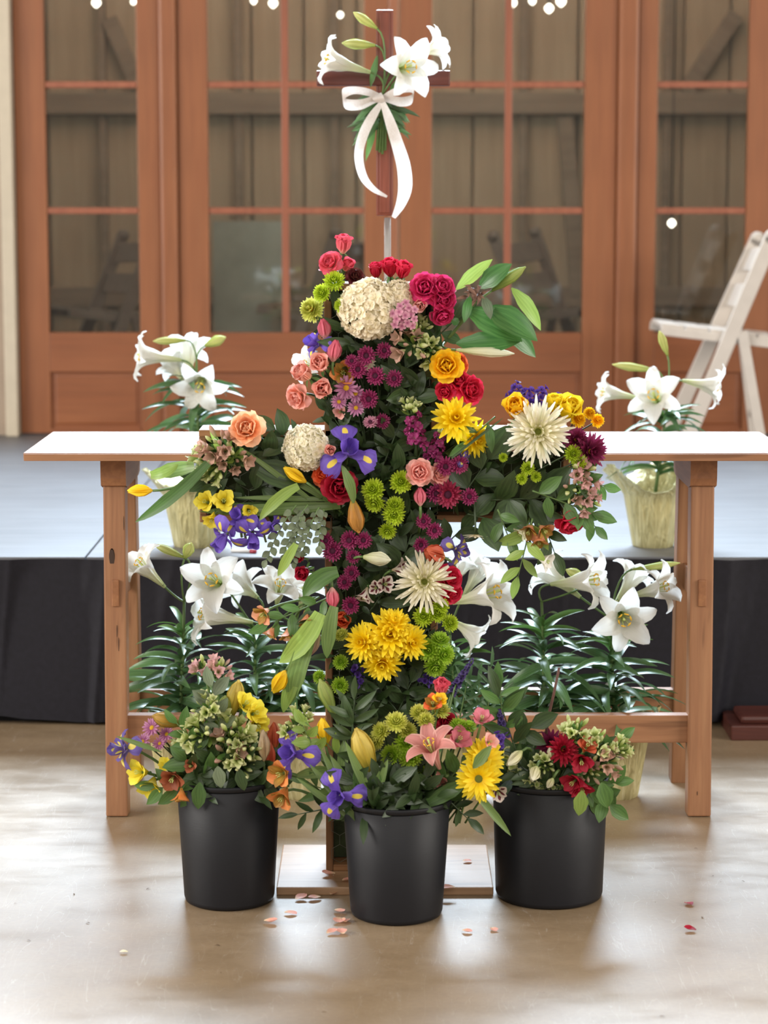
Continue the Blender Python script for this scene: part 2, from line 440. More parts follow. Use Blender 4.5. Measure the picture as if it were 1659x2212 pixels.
M_wall = plain('hall_plaster', '#a89684', 0.8, var=0.06)
box('wall_left', -6.5, X(10), YD - 0.02, YD + 0.10, ZS, 6.0, M_wall)['kind'] = 'structure'
box('wall_right', X(1682), 6.5, YD - 0.02, YD + 0.10, ZS, 6.0, M_wall)['kind'] = 'structure'
# high wall over the doors with a row of clerestory windows
wb = empty('wall_back', (0, YD, 2.7)); wb['kind'] = 'structure'
for x0, x1, za, zb in ((X(37), X(1682), ZT, 2.92), (X(37), X(1682), 5.65, 6.0)):
    box('wall_band', x0, x1, YD - 0.02, YD + 0.10, za, zb, M_wall, wb)
for k in range(6):
    xm = -1.6 + k * 0.66
    box('window_mullion', xm - 0.03, xm + 0.03, YD - 0.02, YD + 0.06, 2.92, 5.65, M_dw, wb, 0.004)
# ---- passage added behind the glass to stand in for the hall's reflections
YP = 12.1
M_board = wood('passage_board', '#b0a28a', '#bdb098', '#cabda6', 'z', 0.7, 0.35)
M_beam = wood('passage_beam', '#8e8372', '#9b907f', '#a89d8c', 'x', 0.7, 0.5)
ps = empty('wall_passage', (0, YP, 0)); ps['kind'] = 'structure'; ps['label'] = 'boarded beige passage wall behind the glazed doors'
rnd = random.Random(5); x = -2.6
while x < 2.6:
    w = rnd.choice((0.24, 0.27, 0.3)); box('board', x + 0.004, x + w - 0.008, YP, YP + 0.03 + rnd.uniform(0, 0.012), 0.0, 3.6, M_board, ps, 0.004); x += w
box('backing', -2.7, 2.7, YP + 0.05, YP + 0.09, 0, 3.6, M_board, ps)
zb = P(829, 226, YP).z
box('beam', -2.6, 2.6, YP - 0.09, YP - 0.01, zb - 0.05, zb + 0.06, M_beam, ps, 0.005)
zb = P(829, 640, YP).z
box('beam', -2.6, 2.6, YP - 0.06, YP - 0.01, zb - 0.05, zb + 0.05, M_beam, ps, 0.005)
for a, b in (((235, 40), (300, 190)), ((1590, 30), (1480, 200)), ((1220, 250), (1250, 640))):
    bar('brace', P(a[0], a[1], YP - 0.04), P(b[0], b[1], YP - 0.04), 0.08, 0.05, M_beam, ps)
for px in (222, 515, 722, 1130, 1440):
    p = P(px, 300, YP - 0.05); box('batten', p.x - 0.02, p.x + 0.02, YP - 0.05, YP - 0.005, 0, 3.6, M_beam, ps, 0.004)
box('floor_passage', -2.7, 2.7, YD + 0.3, YP + 0.1, ZS - 0.1, ZS - 0.02, plain('passage_floor', '#8c7c68', 0.6))['kind'] = 'structure'
box('wall_panel', P(462, 700, 11.6).x, P(612, 700, 11.6).x, 11.6, 11.63, ZS - 0.02, P(500, 478, 11.6).z, plain('sage_panel', '#a3ada3', 0.6, var=0.15, scale=5))['kind'] = 'structure'  # board added behind one pane to give its reflection a greenish tint
def reflected_lamp(px, py, Y, r, label):  # glowing globe added in place of a lamp mirrored in the glass
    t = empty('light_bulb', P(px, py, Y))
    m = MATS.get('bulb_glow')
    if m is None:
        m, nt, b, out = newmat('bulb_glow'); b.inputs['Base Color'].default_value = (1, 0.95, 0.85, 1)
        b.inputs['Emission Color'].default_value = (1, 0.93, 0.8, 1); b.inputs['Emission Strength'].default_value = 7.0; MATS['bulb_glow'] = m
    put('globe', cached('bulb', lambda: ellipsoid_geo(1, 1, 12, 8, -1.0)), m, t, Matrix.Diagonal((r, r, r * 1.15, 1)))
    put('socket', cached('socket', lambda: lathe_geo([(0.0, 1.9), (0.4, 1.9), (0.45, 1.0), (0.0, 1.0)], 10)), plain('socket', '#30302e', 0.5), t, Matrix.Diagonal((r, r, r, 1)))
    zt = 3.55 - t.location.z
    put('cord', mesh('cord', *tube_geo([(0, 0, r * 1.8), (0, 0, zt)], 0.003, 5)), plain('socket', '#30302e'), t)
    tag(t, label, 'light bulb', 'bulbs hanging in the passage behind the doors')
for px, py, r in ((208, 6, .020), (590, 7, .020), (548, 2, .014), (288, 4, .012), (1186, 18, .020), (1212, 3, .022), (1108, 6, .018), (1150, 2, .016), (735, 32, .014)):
    reflected_lamp(px, py, 11.3, r, 'small glowing globe bulb hanging high behind the door glass')
reflected_lamp(1451, 482, 11.0, .018, 'glowing bulb hanging low on a long cord behind the narrow door')
# ================================================================ ALTAR TABLE
M_tw = wood('table_oak_z', '#8a5d40', '#9c6e4d', '#ab7e5a', 'z', 0.5, 1.0, 0.5, 0.8)
M_twx = wood('table_oak_x', '#8a5d40', '#9c6e4d', '#ab7e5a', 'x', 0.5, 1.0, 0.5, 0.4)
M_twy = wood('table_oak_y', '#84573a', '#946341', '#a5734c', 'y', 0.5, 1.0)
M_top = wood('table_top_oak', '#8a5d40', '#9c6e4d', '#ab7e5a', 'x', 0.4, 0.8, 0.5, 0.9, 0.6)
ZTT = 0.922; YF, YB = 5.56, 6.06
xl, xr = P(50, 980, YF).x, P(1714, 980, YF).x
tb = empty('altar_table', ((xl + xr) / 2, 5.8, 0))
tag(tb, 'long narrow wooden trestle altar table with four legs and low stretchers', 'table')
th_ = 0.019
nb = 3
for k in range(nb):
    y0 = YF + (YB - YF) * k / nb; y1 = YF + (YB - YF) * (k + 1) / nb
    box('top_plank', xl, xr, y0 + 0.0005, y1 - 0.0005, ZTT - th_, ZTT, M_top, tb, 0.003)
box('top_edge', xl + 0.002, xr - 0.002, YF - 0.004, YF + 0.0, ZTT - th_ - 0.001, ZTT - 0.003, M_twx, tb, 0.001)
legx = {}
for side, (pa, pb) in (('l', (228, 275)), ('r', (1487, 1537))):
    xa, xb = P(pa, 1700, 5.62).x, P(pb, 1700, 5.62).x; xm = (xa + xb) / 2; w = xb - xa; legx[side] = (xa, xb)
    ztop = ZTT - 0.02 - 0.075
    bar('leg', (xm, 5.65, 0), (xm, 5.70, ztop), w, 0.062, M_tw, tb, (0, 1, 0), 0.004)
    bar('leg', (xm, 5.99, 0), (xm, 5.94, ztop), w, 0.062, M_tw, tb, (0, 1, 0), 0.004)
    # head beam running front to back with a rounded underside
    prof = [(5.655, ztop + 0.02), (5.66, ztop + 0.002), (5.69, ztop - 0.006), (5.95, ztop - 0.006), (5.985, ztop + 0.002), (5.99, ztop + 0.02), (5.99, ZTT - th_ - 0.001), (5.655, ZTT - th_ - 0.001)]
    vs = [(xm + s * (w / 2 + 0.004) - tb.location.x, y - 5.8, z) for s in (-1, 1) for y, z in prof]; n = len(prof)
    fs = [tuple(reversed(range(n))), tuple(range(n, 2 * n))] + [(k, (k + 1) % n, n + (k + 1) % n, n + k) for k in range(n)]
    put('head_beam', mesh('head_beam', vs, fs, smooth=False), M_twy, tb)
    zt_ = P(510, 1280, 5.66).z
    box('side_stretcher', xm - 0.011, xm + 0.011, 5.70, 5.94, zt_ - 0.033, zt_ + 0.033, M_twy, tb, 0.002)
    box('tenon', xm - 0.009 + (0.002 if side == 'l' else 0), xm + 0.011, 5.6465, 5.66, zt_ - 0.033, zt_ + 0.033, M_twy, tb, 0.002)
def leg_mark(name, px, py, w, h, col):
    c = P(px, py, 5.65); yf = 5.65 + .05 * c.z / .827 - .0312
    o = put(name, cached('leg_mark', lambda: lathe_geo([(0, -1), (1, -1), (.8, 1), (0, 1)], 14)), plain(col[0], col[1], .8, var=.4, scale=200), tb, Matrix.Translation(Vector((c.x, yf, c.z)) - tb.location) @ Matrix.Diagonal((w, .0006, h, 1)) @ Matrix.Rotation(math.pi / 2, 4, 'X'))
leg_mark('knot', 241, 1208, .0075, .026, ('knot_dark', '#3c2a20'))
for px, py, h in ((266, 1135, .022), (253, 1365, .018), (257, 1395, .022), (1503, 1708, .006)): leg_mark('crack', px, py, .0011, h, ('crack_dark', '#4a3222'))
zs1, zs0 = P(800, 1543, 5.665).z, P(800, 1603, 5.665).z
box('stretcher', legx['l'][1] - 0.004, legx['r'][0] + 0.004, 5.655, 5.69, zs0, zs1, M_twx, tb, 0.003)
box('stretcher', legx['l'][1] - 0.004, legx['r'][0] + 0.004, 5.955, 5.99, zs0, zs1, M_twx, tb, 0.003)
# ================================================================ FLOWER CROSS FRAME
YC0, YC1 = 5.09, 5.20
M_cw = wood('cross_pine_z', '#6b4a30', '#835c3b', '#9b7350', 'z', 0.6, 1.2, 0.4, 0.5)
M_cwx = wood('cross_pine_x', '#7d5636', '#956a45', '#ab8058', 'x', 0.6, 1.2, 0.4, 0.4)
M_base = wood('base_board', '#957352', '#a58262', '#b39273', 'x', 0.42, 1.0, 0.6, 0.5)
fc = empty('flower_cross', (P(825, 1885, 5.145).x, 5.145, 0))
tag(fc, 'tall wooden cross of chicken wire on a flat board, covered in cut flowers', 'cross')
bx0, bx1 = P(597, 1925, 4.97).x, P(1066, 1925, 4.97).x
box('base_board', bx0, bx1, 4.97, 5.31, 0.0, 0.019, M_base, fc, 0.003)
ux0, ux1 = P(703, 1500, YC0).x, P(945, 1500, YC0).x
ax0, ax1 = P(430, 1000, YC0).x, P(1232, 1000, YC0).x
az0, az1 = P(800, 1113, YC0).z, P(800, 944, YC0).z
uz1 = P(800, 612, YC0).z
T = 0.016
def cb(n, x0, x1, z0, z1, m): box(n, x0, x1, YC0, YC1, z0, z1, m, fc, 0.0025)
cb('side_board', ux0, ux0 + T, 0.019, az0, M_cw); cb('side_board', ux1 - T, ux1, 0.019, az0, M_cw)
cb('side_board', ux0, ux0 + T, az1, uz1, M_cw); cb('side_board', ux1 - T, ux1, az1, uz1, M_cw)
cb('side_board', ax0, ux0 + T, az0 - T, az0, M_cwx); cb('side_board', ux1 - T, ax1, az0 - T, az0, M_cwx)
cb('side_board', ax0, ux0 + T, az1, az1 + T, M_cwx); cb('side_board', ux1 - T, ax1, az1, az1 + T, M_cwx)
cb('end_board', ax0, ax0 + T, az0, az1, M_cw); cb('end_board', ax1 - T, ax1, az0, az1, M_cw)
cb('end_board', ux0 + T, ux1 - T, uz1 - T, uz1, M_cwx); cb('end_board', ux0 + T, ux1 - T, 0.019, 0.035, M_cwx)
M_fill = plain('floral_moss', '#39432a', 0.95, var=0.3, scale=30, bmp=0.8)
for n, x0, x1, z0, z1 in (('back_panel', ux0 + T, ux1 - T, 0.036, uz1 - T), ('back_panel', ax0 + T, ux0 + T, az0, az1), ('back_panel', ux1 - T, ax1 - T, az0, az1)):
    box(n, x0 + 0.001, x1 - 0.001, YC0 + 0.055, YC1 - 0.004, z0 + 0.001, z1 - 0.001, M_fill, fc)
# chicken wire: hexagons over both faces of the cross
def hexwire():
    parts = []; s = 0.021; dy = s * 1.5; dx = s * math.sqrt(3)
    def inside(x, z): return (ux0 < x < ux1 and 0.04 < z < uz1) or (ax0 < x < ax1 and az0 < z < az1)
    r = 0
    z = 0.03
    while z < uz1:
        x = ax0 + (dx / 2 if r % 2 else 0)
        while x < ax1:
            c = [Vector((x + s * math.sin(math.radians(60 * k)), YC0 - 0.002, z + s * math.cos(math.radians(60 * k)))) for k in range(4)]
            for p, q in zip(c, c[1:]):
                if inside(p.x, p.z) and inside(q.x, q.z): parts.append(tube_geo([p - fc.location, q - fc.location], 0.0007, 3, False))
            x += dx
        z += dy; r += 1
    return merge(parts)
cw = put('chicken_wire', mesh('chicken_wire', *hexwire()), plain('wire_metal', '#6d7064', 0.45, 0.8), fc); cw['kind'] = 'stuff'
# ================================================================ PROCESSIONAL CROSS
YX = 6.44
M_mah = wood('mahogany_z', '#5e2c20', '#743a2a', '#874a37', 'z', 0.35, 1.6, 0.5, 0.3)
M_mahx = wood('mahogany_x', '#4a2019', '#5c2a20', '#6e382b', 'x', 0.35, 1.6, 0.5, 0.3)
xc = P(831, 300, YX).x
pc = empty('processional_cross', (xc, YX, 0)); tag(pc, 'dark mahogany processional cross on a slim pole rising behind the flower cross', 'cross')
wv = 18 * mpp(YX)
box('upright', xc - wv, xc + wv, YX - 0.018, YX + 0.018, P(831, 466, YX).z, P(831, 22, YX).z, M_mah, pc, 0.004)
box('upright_inlay', xc - wv * .62, xc + wv * .62, YX - 0.0205, YX - 0.017, P(831, 460, YX).z, P(831, 28, YX).z, M_mah, pc, 0.002)
box('crossbar', P(684, 170, YX).x, P(972, 170, YX).x, YX - 0.024, YX + 0.014, P(831, 186, YX).z, P(831, 153, YX).z, M_mahx, pc, 0.004)
put('pole', mesh('pole', *tube_geo([(0.008, 0, 0.03), (0.008, 0, P(831, 470, YX).z)], 0.0095, 12)), plain('pole_metal', '#cfc8c4', 0.25, 0.7), pc)
put('pole_base', mesh('pole_base', *lathe_geo([(0.0, 0.0), (0.11, 0.0), (0.11, 0.012), (0.03, 0.03), (0.014, 0.07), (0.0, 0.07)], 32)), plain('pole_metal', '#cfc8c4'), pc)
# ================================================================ BUCKETS
def bucket_mat():
    m, nt, b, out = newmat('black_plastic')
    n = noise(nt, 3, 3, 0.5, coords(nt)); r = ramp(nt, [(0.3, lin('#141519')), (0.7, lin('#1b1c21'))]); nt.links.new(n.outputs[0], r.inputs[0])
    nt.links.new(r.outputs[0], b.inputs['Base Color']); b.inputs['Roughness'].default_value = 0.5; b.inputs['Specular IOR Level'].default_value = 0.3
    n2 = noise(nt, 40, 2, 0.5, coords(nt, 'Object', (1, 1, 12))); bump(nt, b, n2.outputs[0], 0.06, 0.002); return m
M_bk = bucket_mat()
BUCK = {}
def bucket(key, pxl, pxr, ytop, bl, br, ybot, label):
    f = PZ((bl + br) / 2, ybot); rb = (br - bl) / 2 * mpp(f.y + 0.1) * 1.02
    yc = f.y + rb; c = Vector((P((bl + br) / 2, ybot - 20, yc).x, yc, 0))
    rt = (pxr - pxl) / 2 * mpp(yc) * 0.995
    zt = P((pxl + pxr) / 2, ytop, yc - rt).z
    t = empty('flower_bucket', c); tag(t, label, 'bucket', 'black flower buckets')
    put('body', mesh('body', *lathe_geo([(0.0, 0.004), (rb - 0.012, 0.0), (rb - 0.003, 0.003), (rb, 0.012), (rt - 0.006, zt - 0.014), (rt - 0.009, zt - 0.012), (rb - 0.006, 0.02), (0.0, 0.02)], 64)), M_bk, t)
    put('rim', mesh('rim', *lathe_geo([(rt - 0.006, zt - 0.012), (rt - 0.002, zt - 0.010), (rt - 0.001, zt - 0.002), (rt - 0.002, zt), (rt - 0.007, zt), (rt - 0.009, zt - 0.014)], 64)), M_bk, t)
    put('water', mesh('water', *lathe_geo([(0.0, zt * 0.55), ((rb + rt) / 2 - 0.012, zt * 0.55)], 48)), plain('bucket_water', '#26302a', 0.08), t)
    BUCK[key] = (c, rt, zt)
bucket('L', 372, 611, 1704, 399, 593, 1971, 'black plastic bucket of alstroemeria and lily buds with a purple iris leaning out')
bucket('C', 732, 980, 1752, 757, 956, 2003, 'black plastic bucket holding green chrysanthemums, a pink lily and yellow daisies')
bucket('R', 1048, 1311, 1708, 1070, 1301, 1968, 'black plastic bucket of red alstroemeria and white tulip buds with a bare twig')
# ================================================================ FOLDING CHAIR ON THE STAGE
def chair():
    M_c = plain('chair_white', '#c2b8ad', 0.45, var=0.05)
    YN, YFar = 9.30, 9.72
    t = empty('folding_chair', (P(1560, 900, 9.5).x, 9.5, ZS)); tag(t, 'white wooden folding chair standing on the stage by the narrow door', 'chair')
    def q(px, py, Y): return P(px, py, Y)
    zf = ZS + 0.001
    def down(p, Y, px): v = q(px, p, Y); v.z = max(v.z, zf); return v
    tops = []
    for Y, (tx, ty), (bx, by) in ((YN, (1668, 512), (1492, 930)), (YFar, (1636, 516), (1452, 920))):
        a, b = q(tx, ty, Y), q(bx, by, Y); dirn = (b - a); k = (zf - a.z) / dirn.z; b = a + dirn * k
        bar('front_leg', a, b, 0.060, 0.024, M_c, t, (0, 1, 0), 0.006); tops.append((a, b))
        # rounded top end of the post
        put('post_end', cached('chair_post_end', lambda: lathe_geo([(0.0, -0.012), (0.03, -0.012), (0.03, 0.012), (0.0, 0.012)], 24)), M_c, t,
            Matrix.Translation(a - t.location) @ Matrix.Rotation(math.pi / 2, 4, 'X'))
        c0, c1 = q(1603, 716, Y), q(1640 if Y == YN else 1628, 930, Y); dd = c1 - c0; c1 = c0 + dd * ((zf - c0.z) / dd.z)
        bar('rear_leg', c0, c1, 0.042, 0.022, M_c, t, (0, 1, 0), 0.005)
    (a0, b0), (a1, b1) = tops
    for k, w in ((0.10, 0.10), (0.27, 0.10)):
        p, q_ = a0.lerp(b0, k), a1.lerp(b1, k); dv = (b0 - a0).normalized()
        bar('back_slat', p, q_, w, 0.014, M_c, t, dv.cross(Vector((0, 1, 0))), 0.003)
    s0 = q(1416, 697, 9.5); s1 = q(1672, 727, 9.5)
    for k in range(5):
        f0, f1 = k / 5 + 0.01, (k + 1) / 5 - 0.01
        a = s0.lerp(s1, f0); b = s0.lerp(s1, f1)
        bar('seat_slat', Vector((a.x, 9.5, a.z)), Vector((b.x, 9.5, b.z)), 0.36, 0.018, M_c, t, Vector((0, 0, 1)), 0.003)
    for Y in (9.325, 9.695): bar('seat_rail', Vector((s0.x, Y, s0.z - 0.022)), Vector((s1.x, Y, s1.z - 0.022)), 0.02, 0.035, M_c, t, Vector((0, 0, 1)), 0.003)
    r0 = q(1634, 892, YN); r1 = q(1624, 892, YFar)
    bar('rear_rail', r0, r1, 0.03, 0.018, M_c, t, (1, 0, 0), 0.003)
chair()
# ---- dark red stepped wooden base on the floor by the skirt
M_red = wood('rosewood', '#43211c', '#552c25', '#64382f', 'x', 0.4, 1.0)
pA = PZ(1579, 1600); Yb = pA.y
sb = empty('stepped_base', (pA.x + 0.22, Yb + 0.1, 0)); tag(sb, 'dark reddish wooden stepped base on the floor before the stage skirt', 'wooden base')
box('lower_step', pA.x, pA.x + 0.46, Yb, Yb + 0.20, 0, P(1600, 1568, Yb).z, M_red, sb, 0.004)
zl = P(1600, 1568, Yb).z
box('upper_step', pA.x + 0.03, pA.x + 0.43, Yb + 0.025, Yb + 0.175, zl, zl + 0.022, M_red, sb, 0.01)
# ---- marker pen on the deck edge
pp = PZ(522, 1201, ZS) + Vector((0, 0.06, 0.006))
mk = empty('marker_pen', pp); tag(mk, 'white marker pen with a red cap lying on the stage edge', 'pen')
put('barrel', mesh('barrel', *tube_geo([(-0.035, 0.012, 0), (0.022, -0.006, 0)], 0.0055, 10)), plain('pen_white', '#e2e2e2', 0.3), mk)
put('cap', mesh('cap', *tube_geo([(0.022, -0.006, 0), (0.04, -0.012, 0)], 0.006, 10)), plain('pen_red', '#a03a48', 0.3), mk)
# ================================================================ FLOWER KINDS
G_lily = leaf_mat('easter_lily', '#375632', '#5a7c4c', 0.3, 0.15, 0.35)
G_dark = leaf_mat('dark', '#283a1f', '#435a30', 0.4, 0.18)
G_broad = leaf_mat('broad', '#355f2c', '#557f42', 0.28, 0.25)
G_mid = leaf_mat('mid', '#3f5f2c', '#5d8040', 0.4, 0.25)
G_light = leaf_mat('light', '#7d9a45', '#9fb95c', 0.4, 0.35)
G_grey = leaf_mat('eucalyptus', '#5c6a50', '#7d8a6c', 0.5, 0.2)
G_tulip = leaf_mat('tulip_leaf', '#566f3a', '#7d9654', 0.38, 0.25)
G_fern = leaf_mat('fern', '#345030', '#4e6e45', 0.45, 0.2)
G_stem = plain('stem_green', '#56703a', 0.5, var=0.2, scale=30)
G_stemd = plain('stem_dark', '#36482a', 0.5, var=0.2, scale=30)
GREENS = {'lily': G_lily, 'dark': G_dark, 'mid': G_mid, 'light': G_light, 'grey': G_grey, 'tulip': G_tulip, 'fern': G_fern}
PAL = {
 'coral':    lambda: petal_mat('coral', [(0, '#f4d4b8'), (.35, '#f4808a'), (1, '#f06078')], vein=.08),
 'red':      lambda: petal_mat('red', [(0, '#c01830'), (.5, '#dc2444'), (1, '#ea3a5c')], vein=.1),
 'crimson':  lambda: petal_mat('crimson', [(0, '#8d1024'), (.5, '#b01832'), (1, '#c02440')]),
 'hotpink':  lambda: petal_mat('hotpink', [(0, '#b81c54'), (.5, '#d82c68'), (1, '#ea4480')], vein=.1),
 'peach':    lambda: petal_mat('peach', [(0, '#fbe0b8'), (.4, '#fbb8a0'), (1, '#fab8ac')], vein=.06),
 'apricot':  lambda: petal_mat('apricot', [(0, '#ffc880'), (.5, '#ffbc88'), (1, '#ffcba4')], vein=.06),
 'palepink': lambda: petal_mat('palepink', [(0, '#fce0d4'), (.5, '#fbb4a8'), (1, '#fdc4ba')], vein=.06),
 'orange':   lambda: petal_mat('orange', [(0, '#f07830'), (.5, '#f86c38'), (1, '#fc8050')], vein=.08),
 'tangerine':lambda: petal_mat('tangerine', [(0, '#f4b45c'), (.5, '#ee8c44'), (1, '#ee9858')], vein=.12),
 'dullorange':lambda: petal_mat('dullorange', [(0, '#e4b888'), (.5, '#e08e60'), (1, '#e4a07a')], vein=.12),
 'russet':   lambda: petal_mat('russet', [(0, '#b07a50'), (.5, '#9c5030'), (1, '#a86040')]),
 'yellow':   lambda: petal_mat('yellow', [(0, '#f4c400'), (.4, '#fcdc08'), (1, '#ffe83c')], vein=.05),
 'gold':     lambda: petal_mat('gold', [(0, '#f2a008'), (.5, '#fbc40c'), (1, '#ffd42c')], vein=.06),
 'yellowtulip': lambda: petal_mat('yellowtulip', [(0, '#e8c030'), (.3, '#fad018'), (1, '#ffdc30')], vein=.06),
 'softyellow': lambda: petal_mat('softyellow', [(0, '#e0d048'), (.4, '#f8e438'), (1, '#fcec58')], vein=.06),
 'maroon':   lambda: petal_mat('maroon', [(0, '#64143e'), (.5, '#96265c'), (1, '#b4487a')], vein=.2),
 'burgundy': lambda: petal_mat('burgundy', [(0, '#5a1030'), (.5, '#7a1c44'), (1, '#8c2c54')], vein=.2),
 'redmaroon':lambda: petal_mat('redmaroon', [(0, '#8a1838'), (.5, '#a02848'), (1, '#b04060')], vein=.2),
 'green':    lambda: petal_mat('green', [(0, '#8ca818'), (.5, '#bcd42c'), (1, '#d2e64c')], vein=.15),
 'lime':     lambda: petal_mat('lime', [(0, '#7cac20'), (.5, '#a2c830'), (1, '#bcd852')], vein=.15),
 'olive':    lambda: petal_mat('olive', [(0, '#acb440'), (.5, '#d6da5c'), (1, '#e6e680')], vein=.15),
 'cream':    lambda: petal_mat('cream', [(0, '#ece4b8'), (.4, '#fbf4d8'), (1, '#fff8e6')], vein=.06),
 'hydrangea':lambda: petal_mat('hydrangea', [(0, '#ece0b4'), (.4, '#fbf0d2'), (1, '#fff6e0')], vein=.06),
 'spider':   lambda: petal_mat('spider', [(0, '#ccd070'), (.4, '#f0eac0'), (1, '#f5efe0')], vein=.08),
 'lavender': lambda: petal_mat('lavender', [(0, '#a0507c'), (.5, '#c07aa4'), (1, '#d098b8')]),
 'phlox':    lambda: petal_mat('phlox', [(0, '#a84878'), (.5, '#dc98b0'), (1, '#e4acbc')]),
 'magenta':  lambda: petal_mat('magenta', [(0, '#c890a0'), (.4, '#b04480'), (1, '#a83878')]),
 'pinktulip':lambda: petal_mat('pinktulip', [(0, '#e8c0b0'), (.3, '#e88090'), (1, '#dc6078')]),
 'pink':     lambda: petal_mat('pink', [(0, '#f0c8c0'), (.5, '#e68c96'), (1, '#e47c90')]),
 'pinklily': lambda: petal_mat('pinklily', [(0, '#e0b090'), (.4, '#d88480'), (1, '#e09c94')], vein=.15, edge='#e8b4a8'),
 'whitelily':lambda: petal_mat('whitelily', [(0, '#ccd69c'), (.25, '#e6e7c6'), (.5, '#ebe9e0'), (1, '#ebeae7')], vein=.05, transl=.42, rough=.45),
 'white':    lambda: petal_mat('white', [(0, '#dfe0b8'), (.4, '#efece0'), (1, '#f3f1ec')], vein=.06),
 'whitebud': lambda: petal_mat('whitebud', [(0, '#c8d090'), (.4, '#e8e6c0'), (1, '#eeeed8')], vein=.1),
 'striped':  lambda: petal_mat('striped', [(0, '#c8b890'), (.5, '#e6dcd0'), (1, '#e8d8d0')], vein=.1, blotch=('#6a2a34', .12, .9, .2)),
 'dusty':    lambda: petal_mat('dusty', [(0, '#c8cc88'), (.5, '#d0b298'), (1, '#d8a898')], vein=.18),
 'palegreen':lambda: petal_mat('palegreen', [(0, '#90ac48'), (.5, '#c0d078'), (1, '#e8e8b4')], vein=.15),
 'blush':    lambda: petal_mat('blush', [(0, '#c4c880'), (.5, '#e0c4b4'), (1, '#dca0a4')], vein=.15),
 'iris':     lambda: petal_mat('iris', [(0, '#8c70c8'), (.4, '#7858c8'), (1, '#8468d8')], vein=.2),
 'irisfall': lambda: petal_mat('irisfall', [(0, '#9c8ccc'), (.4, '#7658c8'), (1, '#8a70dc')], vein=.15, blotch=('#fae060', .28, .76, .13)),
 'irispale': lambda: petal_mat('irispale', [(0, '#8a7cb4'), (.4, '#7462ac'), (1, '#7c68b8')], vein=.2, blotch=('#e4d468', .30, .78, .2)),
 'purple':   lambda: petal_mat('purple', [(0, '#4a2c80'), (.5, '#563494'), (1, '#6848ac')], vein=.2),
 'violet':   lambda: petal_mat('violet', [(0, '#3a2c5c'), (.5, '#463670'), (1, '#5a4884')], vein=.2),
 'dried':    lambda: petal_mat('dried', [(0, '#5a2c28'), (.5, '#8a2c3c'), (1, '#6c4034')], vein=.3),
 'lilybudyellow': lambda: petal_mat('lilybudyellow', [(0, '#98a040'), (.35, '#d8c048'), (1, '#e8d070')], vein=.15, edge='#b8a040'),
 'lilybudamber': lambda: petal_mat('lilybudamber', [(0, '#8c9440'), (.35, '#c09838'), (1, '#c89c48')], vein=.15, edge='#94803c'),
 'lilybudgreen': lambda: petal_mat('lilybudgreen', [(0, '#7c9444'), (.5, '#a4b45c'), (1, '#b4c070')], vein=.15, edge='#869c4c'),
 'lilybudpale': lambda: petal_mat('lilybudpale', [(0, '#9cae50'), (.4, '#ccd078'), (1, '#dcdc90')], vein=.1, edge='#b0bc60'),
 'lilybudorange': lambda: petal_mat('lilybudorange', [(0, '#b8983c'), (.35, '#d09038'), (1, '#d89c50')], vein=.2, edge='#a87838'),
 'tulipwhite': lambda: petal_mat('tulipwhite', [(0, '#b8c478'), (.4, '#e8e4b8'), (1, '#f0eed8')], vein=.1),
 'tulippeach': lambda: petal_mat('tulippeach', [(0, '#e0d0a0'), (.4, '#ecd0a4'), (1, '#f0dcc0')], vein=.1),
 'tulipred': lambda: petal_mat('tulipred', [(0, '#d8a050'), (.4, '#d86040'), (1, '#dc7050')], vein=.1),
}
def mt(c): return PAL[c]()
CENTER = {'dgreen': plain('disc_green', '#6c7424', 0.8, var=.3, scale=120, bmp=.6), 'maroon': plain('disc_maroon', '#4a0f30', 0.8, var=.3, scale=120, bmp=.6),
          'yellow': plain('disc_yellow', '#d8a81c', 0.8, var=.3, scale=120, bmp=.6), 'lime': plain('disc_lime', '#8fa030', 0.8, var=.3, scale=120, bmp=.6),
          'gold': plain('disc_gold', '#e0900c', 0.8, var=.3, scale=120, bmp=.6)}
ANTHER = plain('anther', '#e0b030', 0.8, var=.3, scale=80)
PISTIL = plain('pistil', '#b8c470', 0.5)
def stem_to(t, a, b, c, r=0.0026, mat=None, name='stem', n=7):
    """tube in the thing's own frame from world points a over b to c"""
    o = t.location
    return put(name, mesh(name, *tube_geo([p - o for p in bez(a, b, c, n=n)], r, 6)), mat or G_stem, t)
def leaf_strip(A, B, wid, nrm, sag=0.0, side=0.0, fold=0.3, prof=None, nu=9, nv=4, twist=0.0):
    """leaf blade from A to B; nrm is the way its face looks; sag bends it along nrm, side bends it sideways"""
    A, B, nrm = Vector(A), Vector(B), Vector(nrm).normalized(); d = (B - A); L = d.length; dn = d.normalized()
    sd = dn.cross(nrm).normalized(); nr = sd.cross(dn).normalized()
    ctl = (A + B) / 2 + nr * sag * L + sd * side * L
    pts = bez(A, ctl, B, n=nu); vs, fs, uv = [], [], []
    prof = prof or [(0, .12), (.15, .55), (.45, 1), (.75, .7), (1, 0.02)]
    for i, p in enumerate(pts):
        t = i / nu; tg = (pts[min(i + 1, nu)] - pts[max(i - 1, 0)]).normalized()
        s_ = sd - tg * tg.dot(sd); s_.normalize(); n_ = s_.cross(tg)
        if twist: s_ = Matrix.Rotation(twist * t, 3, tg) @ s_; n_ = s_.cross(tg)
        w = wid / 2 * interp(prof, t)
        for j in range(nv + 1):
            q = 2 * j / nv - 1; vs.append(p + s_ * w * q + n_ * (fold * w * abs(q))); uv.append((j / nv, t))
    m = nv + 1
    for i in range(nu):
        for j in range(nv): fs.append((i * m + j, i * m + j + 1, (i + 1) * m + j + 1, (i + 1) * m + j))
    return vs, fs, uv
BROAD = [(0, .08), (.12, .5), (.38, 1), (.7, .8), (.9, .35), (1, .02)]
